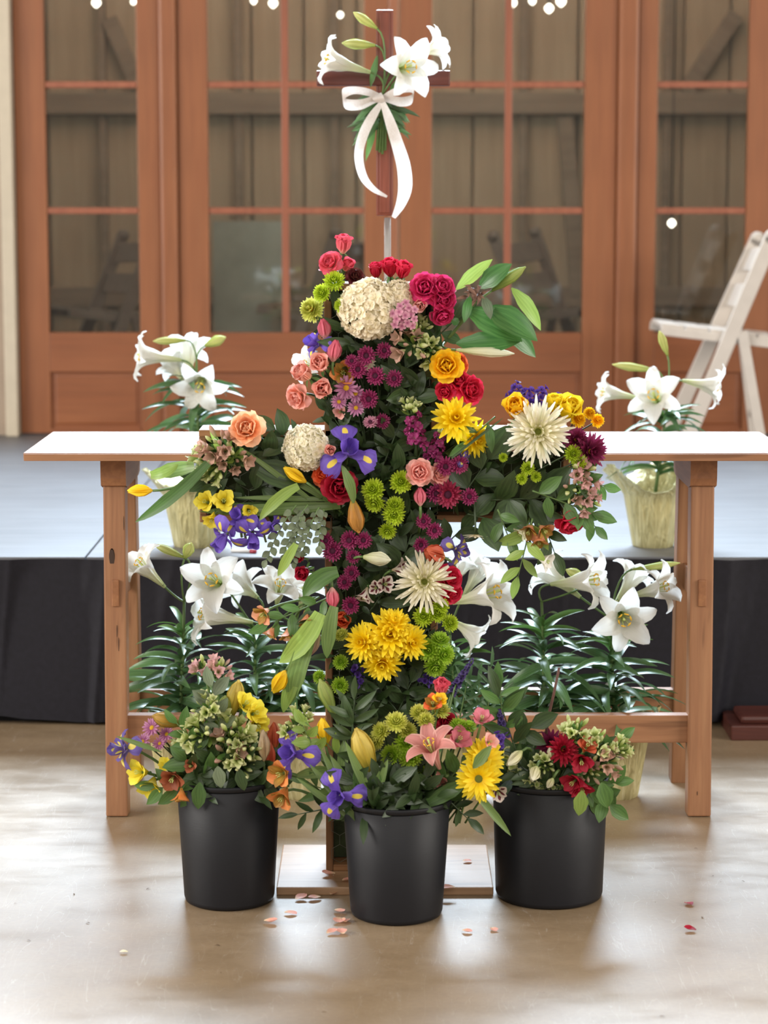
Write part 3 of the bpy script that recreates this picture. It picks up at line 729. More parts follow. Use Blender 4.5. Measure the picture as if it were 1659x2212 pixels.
STRAP = [(0, .6), (.3, .95), (.6, 1), (.85, .6), (1, .02)]
def leaf_on(t, A, B, wid, mat, nrm=(0, -1, 0.25), name='leaf', **k):
    v, f, u = leaf_strip(Vector(A) - t.location, Vector(B) - t.location, wid, nrm, **k)
    return put(name, mesh(name, v, f, u), mat, t)
# ---- petals of each kind, unit diameter, axis +Z, origin at the flower's heart
def rose_parts(level):
    rings = {'bud': [(3, .62, .24, [(0, 30), (.4, 8), (1, -16)], .02), (4, .64, .25, [(0, 42), (.35, 8), (1, 4)], .04), (4, .60, .25, [(0, 55), (.35, 12), (.75, 14), (1, 60)], .05)],
             'open': [(3, .42, .18, [(0, 25), (.5, 0), (1, -25)], .02), (4, .46, .24, [(0, 45), (.5, 12), (1, 0)], .04), (5, .48, .28, [(0, 62), (.5, 26), (1, 24)], .06),
                      (5, .50, .31, [(0, 80), (.5, 48), (1, 66)], .06), (5, .48, .30, [(0, 95), (.5, 75), (1, 110)], .07)]}[level]
    out = []
    for ri, (n, L, w, th, r0) in enumerate(rings):
        for v in range(2):
            petal_mesh('rose_%s_%d_%d' % (level, ri, v), L, th, [(0, w * .35), (.3, w * .85), (.65, w), (.88, w * .75), (1, w * .3)], .55, r0, -0.12, 7, 5, .035, ri * 9 + v)
        for k in range(n): out.append(('rose_%s_%d_%d' % (level, ri, k % 2), 2 * math.pi * k / n + ri * 0.55 + .1 * math.sin(k * 5)))
    return out
def ring_petals(key, rings, cup=.3, nu=4, nv=2, jit=.1):
    def fn():
        rnd = random.Random(key); parts = []
        for n, L, w, th0, th1, r0, z0 in rings:
            for k in range(n):
                j = 1 + rnd.uniform(-jit, jit); dth = rnd.uniform(-60, 60) * jit
                parts.append(petal_geo(L * j, [(0, th0 + dth), (1, th1 + dth)], [(0, w * .45), (.5, w), (.85, w * .85), (1, w * .25)], cup, r0, z0, nu, nv,
                                       rot=2 * math.pi * (k + rnd.uniform(-.3, .3)) / n))
        return merge(parts)
    return cached(key, fn)
def dome(key, r, h): return cached(key, lambda: lathe_geo([(r * math.cos(a), h * math.sin(a)) for a in (0, .3, .6, .9, 1.2, 1.45, 1.57)], 16))
MUM = {
 'button': ('mum_button', [(20, .40, .062, 88, 70, .10, -.04), (18, .34, .058, 70, 52, .10, 0), (14, .24, .05, 50, 30, .10, .03)], ('maroon', .16, .12)),
 'pompon': ('mum_pompon', [(22, .38, .052, 105, 70, .12, -.05), (22, .36, .05, 85, 50, .12, -.01), (20, .32, .046, 66, 30, .12, .04), (16, .26, .042, 48, 12, .10, .08), (12, .2, .038, 30, -10, .07, .11), (7, .16, .034, 15, -25, .03, .13)], ('lime', .1, .14)),
 'daisy1': ('mum_daisy1', [(15, .42, .062, 88, 84, .10, 0), (13, .40, .058, 76, 72, .10, .01)], ('yellow', .13, .06)),
 'ball':   ('mum_ball', [(24, .40, .06, 120, 80, .08, -.1), (24, .38, .06, 95, 55, .08, -.05), (22, .36, .055, 72, 30, .08, 0), (18, .32, .05, 52, 8, .07, .05), (12, .26, .045, 30, -15, .05, .1), (7, .2, .04, 12, -30, .02, .14)], ('gold', .1, .1)),
}
def finish_flower(t, kind, center, d, size, anchor, green, stem=True, stem_r=None):
    if stem:
        b = center - d * size * .10
        if anchor is None: anchor = b - d * size * .5 + Vector((0, .07, -.05))
        mid = b - d * min(0.05, (anchor - b).length * .5)
        stem_to(t, b, mid, anchor, stem_r or max(.0014, min(.0032, size * .045)), green)
def scaled(d, roll, s, off=Vector((0, 0, 0))):
    M = frame(d, roll); M = M @ Matrix.Diagonal((s, s, s, 1)); M.translation = off; return M
NAMES = {'rose': 'rose', 'rosebud': 'rose', 'button': 'chrysanthemum', 'pompon': 'chrysanthemum', 'ball': 'chrysanthemum', 'daisy1': 'daisy_chrysanthemum', 'daisy': 'daisy_chrysanthemum', 'spider': 'spider_chrysanthemum',
         'iris': 'iris', 'alstro': 'alstroemeria', 'hydrangea': 'hydrangea', 'phlox': 'sweet_william', 'statice': 'statice', 'tulip': 'tulip', 'lily': 'lily', 'lilybud': 'lily_bud', 'stock': 'stock_spike',
         'budcluster': 'alstroemeria_cluster', 'openlily': 'lily', 'freesia': 'freesia'}
def F(kind, colr, px, py, size, face, label, Y=None, anchor=None, group=None, green=None, roll=None, center=None):
    """one cut flower: heart at a pixel on plane Y, bloom width in pixels, face = (right, up, towards viewer)"""
    Y = YFL if Y is None else Y
    rnd = random.Random(int(px * 7 + py * 13)); roll = rnd.uniform(0, 6.28) if roll is None else roll
    c = P(px, py, Y); s = size * mpp(Y); d = view(face); t = empty(NAMES[kind], c)
    tag(t, label, 'flower', group); m = mt(colr)
    if anchor is not None and len(anchor) == 3 and not isinstance(anchor, Vector): anchor = P(*anchor)
    s0 = s; s = s * {'rosebud': 1.45, 'alstro': 1.22, 'freesia': 1.3, 'budcluster': 1.15, 'statice': 1.15}.get(kind, 1.0); M0 = scaled(d, roll, s)
    def rot(a): return M0 @ Matrix.Rotation(a, 4, 'Z')
    g = green or G_stemd
    if kind in ('rose', 'rosebud'):
        for key, a in rose_parts('open' if kind == 'rose' else 'bud'): put('petal', MESH[key], m, t, rot(a))
        put('calyx', ring_petals('rose_calyx', [(5, .3, .05, 120, 150, .05, -.1)], .2), G_mid, t, M0)
    elif kind in MUM:
        key, rings, (cc, r, h) = MUM[kind]
        put('petals', ring_petals(key + str(rnd.randint(0, 2)), rings), m, t, M0)
        put('disc', dome('dome_%s' % key, r, h), CENTER[center or cc], t, M0)
    elif kind == 'daisy':
        rings = [(17, .50, .062, 92, 86, .07, -.02), (16, .46, .058, 80, 72, .07, 0), (14, .38, .052, 64, 52, .06, .02)] if center != 'full' else \
                [(16, .50, .06, 95, 80, .06, -.04), (15, .46, .058, 80, 60, .06, -.01), (13, .40, .055, 62, 40, .06, .02), (11, .32, .05, 42, 15, .05, .04), (8, .24, .042, 22, -8, .03, .06)]
        for ri, (n, L, w, a0, a1, r0, z0) in enumerate(rings):
            for v in range(2):
                k_ = 'dp_%s_%d_%d' % (center == 'full', ri, v)
                petal_mesh(k_, L * (1 - .08 * v), [(0, a0 - 4 * v), (.5, (a0 + a1) / 2), (1, a1 + 6 * v)], [(0, w * .4), (.5, w), (.85, w * .8), (1, w * .2)], .35, r0, z0, 4, 2)
            for k in range(n): put('petal', MESH['dp_%s_%d_%d' % (center == 'full', ri, rnd.randint(0, 1))], m, t, rot(2 * math.pi * (k + rnd.uniform(-.2, .2)) / n + ri * .2))
        put('disc', dome('dome_daisy', .13, .06), CENTER['yellow' if center == 'full' else (center or 'dgreen')], t, M0 @ Matrix.Diagonal((.55, .55, 1, 1)) if center == 'full' else M0)
    elif kind == 'spider':
        for ri, (n, L, a0, a1) in enumerate([(24, .54, 96, 84), (26, .50, 86, 76), (26, .44, 76, 66), (22, .36, 66, 50), (18, .27, 54, 34), (12, .18, 40, 10)]):
            for v in range(3):
                petal_mesh('sp_%d_%d' % (ri, v), L * (1.04 - .1 * v), [(0, a0 - 6 + 5 * v), (.6, a1 + 4 * v), (1, a1 + 30 * (v - 1))], [(0, .018), (.6, .026), (.9, .023), (1, .009)], .5, .05, .01 * ri, 5, 2, lean=.12 * (v - 1))
            for k in range(n): put('petal', MESH['sp_%d_%d' % (ri, rnd.randint(0, 2))], m, t, rot(2 * math.pi * (k + rnd.uniform(-.3, .3)) / n + ri * .13))
        put('disc', dome('dome_spider', .10, .07), CENTER['dgreen'], t, M0)
    elif kind == 'iris':
        petal_mesh('iris_fall', .66, [(0, 35), (.3, 65), (.6, 110), (1, 160)], [(0, .06), (.3, .085), (.58, .22), (.82, .24), (1, .09)], -.22, .02, -.12, 10, 6, .03, 3)
        petal_mesh('iris_standard', .46, [(0, 40), (.4, 12), (1, 20)], [(0, .04), (.45, .13), (.8, .15), (1, .05)], .3, .02, -.06, 6, 4, .03, 5)
        petal_mesh('iris_style', .32, [(0, 50), (.6, 75), (1, 40)], [(0, .04), (.6, .10), (1, .07)], -.3, .01, .0, 5, 3)
        mi = mt('iris' if colr != 'irispale' else 'irispale')
        for k in range(3):
            put('fall', MESH['iris_fall'], mt('irisfall') if colr == 'iris' else m, t, rot(2.094 * k))
            put('standard', MESH['iris_standard'], mi, t, rot(2.094 * k + 1.047))
            put('style_arm', MESH['iris_style'], mi, t, rot(2.094 * k))
        put('spathe', cached('iris_spathe', lambda: ellipsoid_geo(.055, .2, 8, 6, -.5)), G_tulip, t, M0)
    elif kind in ('alstro', 'freesia'):
        o, i_ = ('al_o', 'al_i')
        petal_mesh(o, .62, [(0, 14), (.4, 28), (1, 62)], [(0, .04), (.35, .13), (.7, .21), (.9, .15), (1, .03)], .3, .02, -.34, 7, 4, .02, 2)
        petal_mesh(i_, .60, [(0, 12), (.4, 24), (1, 50)], [(0, .035), (.4, .10), (.75, .15), (.92, .10), (1, .02)], .35, .015, -.33, 7, 4, .02, 4)
        mi = petal_mat(colr + '_streak', [(0, '#c8a840'), (.5, '#d8b04c'), (1, '#c89048')], vein=.4) if colr in ('tangerine', 'dullorange', 'orange') else m
        for k in range(3):
            put('petal', MESH[o], m, t, rot(2.094 * k)); put('petal', MESH[i_], mi, t, rot(2.094 * k + 1.047))
        put('stamens', cached('al_st', lambda: merge([tube_geo([(0, 0, -.3), (.03 * math.cos(a), .03 * math.sin(a), 0), (.06 * math.cos(a), .06 * math.sin(a), .12)], [.008, .007, .014], 4) for a in (0, 1.05, 2.1, 3.1, 4.2, 5.2)])), PISTIL, t, M0)
        put('receptacle', cached('al_rc', lambda: ellipsoid_geo(.045, .06, 8, 5, -.46)), G_mid, t, M0)
    elif kind == 'hydrangea':
        fl = cached('hyd_floret', lambda: merge([petal_geo(.5, [(0, 85), (.6, 88), (1, 62)], [(0, .10), (.45, .30), (.8, .28), (1, .1)], .25, .02, 0, 4, 3, .12, k, rot=math.pi / 2 * k) for k in range(4)]))
        n = 150
        for k in range(n):
            zz = 1 - 1.45 * (k + .5) / n; r = math.sqrt(max(0, 1 - zz * zz)); a = k * 2.39996 + rnd.uniform(-.15, .15)
            nv_ = Vector((r * math.cos(a), r * math.sin(a), zz)); p = nv_ * (.40 + rnd.uniform(-.025, .03)); p.z *= .8
            nd = (nv_ + Vector((rnd.uniform(-.3, .3), rnd.uniform(-.3, .3), rnd.uniform(-.2, .3)))).normalized()
            q = frame(nd, rnd.uniform(0, 6)); ss = rnd.uniform(.15, .215); q = q @ Matrix.Diagonal((ss, ss, ss, 1)); q.translation = p
            put('floret', fl, m, t, M0 @ q)
        put('core', cached('hyd_core', lambda: ellipsoid_geo(.32, .26, 16, 8, -.28)), G_light, t, M0)
    elif kind == 'phlox':
        fl = cached('phlox_floret', lambda: merge([petal_geo(.5, [(0, 75), (1, 88)], [(0, .05), (.6, .2), (.9, .18), (1, .08)], .1, .02, 0, 4, 2, rot=1.2566 * k) for k in range(5)]))
        for k in range(16):
            a = k * 2.4; r = .1 * math.sqrt(k) ; p = Vector((r * math.cos(a), r * math.sin(a), .12 - .5 * r * r + rnd.uniform(-.03, .03)))
            q = frame(Vector((p.x, p.y, .6)), rnd.uniform(0, 6)) @ Matrix.Diagonal((.25, .25, .25, 1)); q.translation = p
            put('floret', fl, m, t, M0 @ q)
        put('bracts', ring_petals('phlox_br', [(10, .4, .03, 100, 60, .03, -.15), (10, .3, .03, 60, 30, .03, -.15)]), G_mid, t, M0)
    elif kind == 'statice':
        fl = cached('stat_fl', lambda: merge([petal_geo(.5, [(0, 20), (1, 70)], [(0, .05), (.7, .2), (1, .14)], .2, .02, -.2, 3, 2, .05, k, rot=1.05 * k) for k in range(6)]))
        for k in range(15):
            a = k * 2.4; u = k / 14; p = Vector((.22 * math.cos(a) * (1 - .4 * u), .16 * math.sin(a), -.42 + .84 * u))
            q = frame(Vector((p.x * 2, p.y * 2, .35)), rnd.uniform(0, 6)) @ Matrix.Diagonal((.34, .34, .34, 1)); q.translation = p
            put('floret', fl, m, t, M0 @ q)
    elif kind == 'stock':
        fl = cached('stock_fl', lambda: merge([petal_geo(.5, [(0, 25 + 28 * (k % 3)), (1, 60 + 22 * (k % 3))], [(0, .05), (.6, .2), (.9, .22), (1, .12)], .2, .02, -.15, 5, 4, .16, k, rot=.7 * k) for k in range(10)]))
        for k in range(9):
            a = k * 2.4; u = k / 8; p = Vector((.17 * math.cos(a), .17 * math.sin(a), -.42 + .8 * u)); ss = .44 - .2 * u
            q = frame(Vector((p.x * 3, p.y * 3, .4)), rnd.uniform(0, 6)) @ Matrix.Diagonal((ss, ss, ss, 1)); q.translation = p
            put('floret', fl, m, t, M0 @ q)
        for k in range(4):
            q = frame(Vector((math.cos(k * 1.6) * .5, math.sin(k * 1.6) * .5, 1))) @ Matrix.Diagonal((.08, .08, .1, 1)); q.translation = Vector((.05 * math.cos(k * 1.6), .05 * math.sin(k * 1.6), .42 + .05 * k))
            put('bud', cached('stock_bud', lambda: ellipsoid_geo(1, 1, 8, 5)), mt('palegreen'), t, M0 @ q)
    elif kind == 'budcluster':      # alstroemeria buds and half-open florets over small leaves
        bm_ = cached('al_bud', lambda: ellipsoid_geo(.062, .17, 9, 8, 0, 3, .16, [(0, .3), (.25, .7), (.6, 1), (.85, .7), (1, .1)]))
        hf = cached('al_half', lambda: merge([petal_geo(.44 - .03 * (k % 2), [(0, 10), (.5, 16 + 8 * (k % 2)), (1, 34 + 26 * (k % 2))], [(0, .02), (.4, .07), (.75, .10), (.92, .06), (1, .015)], .5, .015, 0, 6, 3, .03, k, rot=1.047 * k) for k in range(6)]))
        lf = cached('al_leaf', lambda: leaf_strip((0, 0, 0), (0, .1, .46), .17, (0, -1, .3), sag=.14, prof=BROAD, nu=6))
        for k in range(11):
            a = k * 2.4; r = .085 * math.sqrt(k + .3); dd = Vector((r * math.cos(a) * 3.4, r * math.sin(a) * 3.4, .8)).normalized(); p = Vector((r * math.cos(a), r * math.sin(a), rnd.uniform(-.14, .08)))
            q = frame(dd, rnd.uniform(0, 6)); q.translation = p
            half = k % 3 == 1; sc_ = rnd.uniform(.75, 1.1); put('half_open_floret' if half else 'bud', hf if half else bm_, m if k % 3 else mt('palegreen'), t, M0 @ q @ Matrix.Diagonal((sc_, sc_, sc_, 1)))
            put('pedicel', mesh('pedicel', *tube_geo([(0, 0, -.42), p * .5 + Vector((0, 0, -.2)), p], .014, 5)), G_mid, t, M0)
        for k in range(11):
            q = Matrix.Rotation(k * .571 + rnd.uniform(-.3, .3), 4, 'Z') @ Matrix.Rotation(rnd.uniform(.3, 1.4), 4, 'X'); q.translation = Vector((0, 0, rnd.uniform(-.45, -.05)))
            put('leaf', lf, green or rnd.choice((G_mid, G_light, G_mid, G_dark)), t, M0 @ q)
    if kind in ('alstro', 'budcluster', 'freesia', 'iris', 'rose', 'rosebud') and green: g = green
    if not hasattr(g, 'diffuse_color'): g = G_stemd
    finish_flower(t, kind, c, d, s, anchor, G_stem if kind in ('iris', 'alstro', 'budcluster', 'freesia') else G_stemd)
    return t
def AB(kind, colr, a, b, width, label, Y=None, dY=0.0, anchor=None, group=None, stem=True, leafmat=None):
    """tulip or lily bud lying from base pixel a to tip pixel b (tip is dY nearer/farther), width in pixels"""
    Y = YFL if Y is None else Y
    A, B = P(a[0], a[1], Y), P(b[0], b[1], Y + dY); d = (B - A).normalized(); L = (B - A).length; w = width * mpp(Y)
    t = empty(NAMES[kind], A); tag(t, label, 'flower', group); m = mt(colr)
    rnd = random.Random(int(a[0] * 3 + b[1])); wx = w * (1.32 if kind == 'tulip' else 1.12); M = frame(d, rnd.uniform(0, 6)) @ Matrix.Diagonal((wx, wx, L, 1))
    if kind == 'tulip':
        petal_mesh('tulip_o', 1.16, [(0, 72), (.22, 18), (.6, -2), (1, -22)], [(0, .08), (.35, .33), (.6, .36), (.85, .22), (1, .03)], .42, .03, 0, 9, 5)
        petal_mesh('tulip_i', 1.10, [(0, 66), (.22, 14), (.6, -3), (1, -24)], [(0, .08), (.35, .30), (.6, .33), (.85, .2), (1, .03)], .45, .02, .02, 9, 5)
        for k in range(3):
            put('petal', MESH['tulip_i'], m, t, M @ Matrix.Rotation(2.094 * k + 1.047, 4, 'Z')); put('petal', MESH['tulip_o'], m, t, M @ Matrix.Rotation(2.094 * k, 4, 'Z'))
    else:
        petal_mesh('lbud_o', 1.02, [(0, 30), (.25, 9), (.6, 0), (1, -22)], [(0, .12), (.3, .34), (.6, .44), (.85, .32), (1, .05)], .42, .06, 0, 10, 5, rib=.16)
        for k in range(3): put('petal', MESH['lbud_o'], m, t, M @ Matrix.Rotation(2.094 * k, 4, 'Z'))
        put('core', cached('lbud_c', lambda: ellipsoid_geo(.40, .47, 10, 8, .01, 0, 0, [(0, .3), (.3, .75), (.6, 1), (.85, .75), (1, .15)])), m, t, M)
    if stem:
        if anchor is None: anchor = A - d * .06 + Vector((0, .06, -.03))
        elif not isinstance(anchor, Vector): anchor = P(*anchor)
        stem_to(t, A, A - d * min(.06, (anchor - A).length * .4), anchor, .003, G_stem)
    return t
def LEAF(a, b, w, green, label, Y=None, dY=0.0, sag=.12, side=0.0, prof=None, nrm=(0, -1, .35), group=None, name='leaf_blade', twist=0.0):
    Y = YFL if Y is None else Y
    A, B = P(a[0], a[1], Y), P(b[0], b[1], Y + dY); v, f, u = leaf_strip(Vector((0, 0, 0)), B - A, w * mpp(Y), nrm, sag, side, .25, prof, 10, 4, twist)
    o = put(name, mesh(name, v, f, u), GREENS[green]); o.location = A; tag(o, label, 'leaf', group); return o
def SPRIG(a, b, n, lw, ll, green, label, Y=None, dY=0.0, bend=0.0, prof=None, group=None, spread=1.0, droop=0.0, name='leafy_sprig', stem=None):
    """stem from a to b with n leaves (lw wide, ll long, in pixels) left and right of it"""
    Y = YFL if Y is None else Y
    A, B = P(a[0], a[1], Y), P(b[0], b[1], Y + dY); t = empty(name, A); tag(t, label, 'greenery', group)
    rnd = random.Random(int(a[0] * 5 + b[1] * 3)); d = B - A; sd = d.cross(Vector((0, -1, 0))).normalized()
    pts = bez(A, (A + B) / 2 + sd * bend * d.length, B, n=10)
    put('stem', mesh('stem', *tube_geo([p - A for p in pts], [.0022 - .0012 * i / 10 for i in range(11)], 5)), stem or (G_stemd if green in ('dark', 'lily') else G_stem), t)
    meshes = []
    for v in range(3):
        key = 'sprig_leaf_%s_%.3f_%d' % ('b' if prof else 'n', lw / ll, v)
        meshes.append(cached(key, lambda: leaf_strip((0, 0, 0), (0, 0, 1), lw / ll, (0, -1, 0), (.1, -.08, .2)[v], (.05, -.06, 0)[v], .22, prof or BROAD, 6, 4)))
    for k in range(n):
        u = (k + .7) / n; i = min(int(u * 10), 9); p = pts[i].lerp(pts[i + 1], u * 10 - i); tg = (pts[i + 1] - pts[i]).normalized()
        s_ = sd * (1 if k % 2 else -1) + Vector((0, rnd.uniform(-.7, .25), 0)); dd = (tg * rnd.uniform(.35, .8) + s_ * spread * rnd.uniform(.6, 1) + Vector((0, 0, -droop))).normalized()
        if k == n - 1: dd = tg
        nr = (Vector((0, -1, .3)) + Vector((rnd.uniform(-.5, .5), 0, rnd.uniform(-.4, .4)))); x = dd.cross(nr).normalized(); y = dd.cross(x).normalized()
        L = ll * mpp(Y) * rnd.uniform(.75, 1.15); M = Matrix((x, -(-y), dd)).transposed().to_4x4() @ Matrix.Diagonal((L, L, L, 1)); M.translation = p - A
        put('leaf', meshes[rnd.randint(0, 2)], GREENS[green], t, M)
    return t
def lily_bloom(t, A, B, size, stemfrom, roll=0.0, colr='whitelily', part=True, slim=False):
    """trumpet lily: throat at A, mouth centre at B; size = mouth width in metres; hangs on a pedicel from stemfrom"""
    d = (B - A).normalized(); L = (B - A).length; o = t.location
    pts = [p - A for p in bez(stemfrom, A - d * .05, A, n=6)] + [d * L * .1]
    head = put('bloom' if part else 'pedicel', mesh('bloom', *tube_geo(pts, [.0028] * 7 + [.0055], 7)), G_stem, t, Matrix.Translation(A - o))
    petal_mesh('lily_o', 1.12, [(0, 5), (.42, 9), (.62, 24), (.8, 62), (.92, 105), (1, 150)], [(0, .03), (.3, .065), (.52, .12), (.7, .145), (.86, .10), (.95, .045), (1, .008)], .35, .025, 0, 14, 6, .012, 1, .10)
    petal_mesh('lily_i', 1.12, [(0, 5), (.42, 10), (.62, 22), (.8, 54), (.92, 88), (1, 125)], [(0, .03), (.3, .075), (.52, .15), (.7, .185), (.86, .13), (.95, .06), (1, .008)], .32, .02, 0, 14, 6, .015, 5, .08)
    R = size / 0.95
    M = frame(d, roll) @ Matrix.Diagonal((R, R, L / .82, 1))
    m = mt(colr); sub = head if part else t; base = Matrix.Identity(4)
    for k in range(3):
        put('petal', MESH['lily_o'], m, sub, base @ M @ Matrix.Rotation(2.094 * k, 4, 'Z')); put('petal', MESH['lily_o' if slim else 'lily_i'], m, sub, base @ M @ Matrix.Rotation(2.094 * k + 1.047, 4, 'Z'))
    put('stamens', cached('lily_st', lambda: merge([tube_geo([(0, 0, .15), (.03 * math.cos(a), .03 * math.sin(a), .5), (.09 * math.cos(a), .09 * math.sin(a), .80)], .006, 4) for a in (0, 1.05, 2.1, 3.15, 4.2, 5.2)] + [tube_geo([(0, 0, .1), (0, 0, .6), (.02, 0, .86)], [.01, .01, .02], 5)])), PISTIL, sub, base @ M)
    put('anthers', cached('lily_an', lambda: merge([tube_geo([(.09 * math.cos(a) - .035 * math.sin(a), .09 * math.sin(a) + .035 * math.cos(a), .80), (.09 * math.cos(a), .09 * math.sin(a), .82), (.09 * math.cos(a) + .035 * math.sin(a), .09 * math.sin(a) - .035 * math.cos(a), .81)], [.008, .014, .008], 5) for a in (0, 1.05, 2.1, 3.15, 4.2, 5.2)])), ANTHER, sub, base @ M)
    return head
def lily_bud_part(t, A, B, w, stemfrom, colr='lilybudpale'):
    d = (B - A).normalized(); L = (B - A).length; o = t.location
    head = put('bud', mesh('bud', *tube_geo([p - A for p in bez(stemfrom, A - d * .04, A, n=6)], .0026, 6)), G_stem, t, Matrix.Translation(A - o))
    petal_mesh('lbud_o', 1.02, [(0, 30), (.25, 9), (.6, 0), (1, -22)], [(0, .12), (.3, .34), (.6, .44), (.85, .32), (1, .05)], .42, .06, 0, 10, 5, rib=.16)
    M = frame(d, .4) @ Matrix.Diagonal((w, w, L, 1))
    for k in range(3): put('petal', MESH['lbud_o'], mt(colr), head, M @ Matrix.Rotation(2.094 * k, 4, 'Z'))
    put('core', cached('lbud_c', lambda: ellipsoid_geo(.40, .47, 10, 8, .01, 0, 0, [(0, .3), (.3, .75), (.6, 1), (.85, .75), (1, .15)])), mt(colr), head, M)
# ---- potted Easter lilies
def foil_mat():
    m, nt, b, out = newmat('gold_foil')
    v = coords(nt, 'Object', (60, 60, 5)); n = noise(nt, 1.0, 3, 0.6, v, 1.0)
    r = ramp(nt, [(0.3, lin('#a9a070')), (0.55, lin('#cdc592')), (0.75, lin('#e2dcb2'))]); nt.links.new(n.outputs[0], r.inputs[0])
    nt.links.new(r.outputs[0], b.inputs['Base Color']); b.inputs['Metallic'].default_value = 0.35; b.inputs['Roughness'].default_value = 0.32
    bump(nt, b, n.outputs[0], 0.9, 0.01); return m
M_foil = foil_mat()
M_soil = plain('soil', '#2c231a', 0.95, var=.4, scale=60, bmp=.6)
ARCH = []
for v in range(6):
    th0, th1 = ((38, 118), (50, 135), (62, 120), (30, 95), (70, 140), (46, 108))[v]
    ARCH.append(lambda v=v, a=th0, b=th1: petal_geo(1.0, [(0, a), (.45, (a + b) / 2 + 4), (1, b)], [(0, .04), (.3, .072), (.6, .068), (.85, .038), (1, .004)], .3, .0, 0, 9, 4, 0, v, lean=(.1, -.1, 0, .06, -.05, 0)[v]))
def lily_plant(base, hpot, rpot, stemtop, label, blooms, buds, leaf_z, nleaf, leaf_len, seed, group, flare=1.25, top_pts=7, lean_pts=None):
    rnd = random.Random(seed); t = empty('potted_lily', base); tag(t, label, 'potted plant', group)
    def rip(r, z, a, u):
        k = 1 + .035 * math.sin(23 * a + 2 * math.sin(3 * a)) * (.4 + u) + .02 * math.sin(9 * a + seed)
        return r * k, z + (max(0, u - .7) / .3) * .30 * hpot * (.35 * math.cos(top_pts * .5 * a + seed) + .25 * math.cos(3 * a + seed * 2))
    prof = [(rpot * .60, 0.0)] + [(rpot * (.62 + .30 * u), hpot * u * .8) for u in (.02, .15, .3, .45, .6, .75, .9)] + [(rpot * (.92 + (flare - .92) * u ** 1.5), hpot * (.72 + .28 * u)) for u in (.15, .3, .5, .7, .85, 1)]
    put('foil_wrap', mesh('foil_wrap', *lathe_geo(prof, 72, rip)), M_foil, t)
    put('soil', mesh('soil', *lathe_geo([(0, hpot * .66), (rpot * .8, hpot * .64)], 24)), M_soil, t)
    top = stemtop - base; sp_ = bez((0, 0, hpot * .6), top * .5 + Vector((rnd.uniform(-.01, .01), 0, 0)), top, n=8)
    put('stem', mesh('stem', *tube_geo(sp_, [.0065 - .003 * i / 8 for i in range(9)], 8)), G_stem, t)
    z0, z1 = leaf_z
    for k in range(nleaf):
        u = (k + .5) / nleaf; z = z0 + (z1 - z0) * u; q = min(max((z - hpot * .6) / (top.z - hpot * .6), 0), .999); i = int(q * 8); p = sp_[i].lerp(sp_[i + 1], q * 8 - i)
        a = k * 2.39996 + rnd.uniform(-.3, .3); L = leaf_len * 1.3 * (1.08 - .55 * u ** 2) * rnd.uniform(.8, 1.12)
        key = rnd.choice((0, 1, 2, 4, 5)) if u < .7 else rnd.choice((0, 3, 5, 3)); me = cached('lily_leaf_%d' % key, ARCH[key])
        M = Matrix.Rotation(a, 4, 'Z') @ Matrix.Rotation(rnd.uniform(-.8, .8), 4, 'X') @ Matrix.Diagonal((L, L * 1.05, L, 1)); M.translation = p; put('leaf', me, G_lily if u < .85 else G_mid, t, M)
    for bl in blooms:
        A, B, size = bl[:3]; lily_bloom(t, A, B, size, bl[3] if len(bl) > 3 and bl[3] is not None else stemtop, rnd.uniform(0, 1.0) if len(bl) < 5 else bl[4])
    for A, B, w in buds: lily_bud_part(t, A, B, w, stemtop)
    return t
# ================================================================ POTTED LILIES
def LB(ax, ay, bx, by, Y, dY, size, sf=None, roll=None):
    r = [P(ax, ay, Y), P(bx, by, Y + dY), size * mpp(Y), sf]
    if roll is not None: r.append(roll)
    return tuple(r)
def BB(ax, ay, bx, by, Y, w, dY=0.0): return (P(ax, ay, Y), P(bx, by, Y + dY), w * mpp(Y))
YSL = 6.86
GS, GF = 'potted lilies on the stage', 'potted lilies under the altar table'
def base_at(px, py, Y, z): v = P(px, py, Y); v.z = z; return v
lily_plant(base_at(424, 1190, YSL, ZS), .215, .105, P(425, 842, YSL), 'potted white lily in gold foil on the stage behind the apricot rose',
    [LB(392, 778, 300, 768, YSL, -.02, 108), LB(412, 812, 404, 752, YSL, .07, 118), LB(442, 800, 430, 838, YSL, -.10, 118), LB(395, 822, 372, 790, YSL, .05, 80)],
    [BB(402, 735, 330, 737, YSL, 20), BB(442, 747, 488, 728, YSL, 27)], (.36, .56), 44, .135, 2, GS, 1.45, 6)
lily_plant(base_at(1410, 1190, YSL, ZS), .215, .098, P(1437, 905, YSL), 'potted white lily in gold foil on the stage, below the folding chair',
    [LB(1380, 860, 1300, 846, YSL, -.01, 92), LB(1424, 872, 1411, 852, YSL, -.11, 122), LB(1474, 822, 1552, 836, YSL, -.03, 98)],
    [BB(1416, 800, 1322, 787, YSL, 21), BB(1442, 768, 1424, 714, YSL, 20)], (.24, .47), 48, .135, 4, GS, 1.5, 5)
YP_ = 5.83
def fl(px): return base_at(px, 1700, YP_, 0.0)
lily_plant(fl(388), .205, .082, P(398, 1300, YP_), 'potted lily under the table with one white trumpet and two upright buds',
    [LB(356, 1268, 298, 1212, YP_, -.04, 112)], [BB(398, 1204, 332, 1176, YP_, 22), BB(399, 1206, 414, 1172, YP_, 30)], (.20, .46), 62, .15, 11, GF)
lily_plant(fl(548), .205, .082, P(552, 1362, YP_), 'potted white lily under the table with two big trumpets above the yellow lily buds',
    [LB(482, 1264, 456, 1252, YP_, -.13, 138), LB(546, 1344, 432, 1326, YP_, -.04, 128), LB(558, 1292, 516, 1260, YP_, .06, 112)], [], (.20, .44), 62, .15, 12, GF)
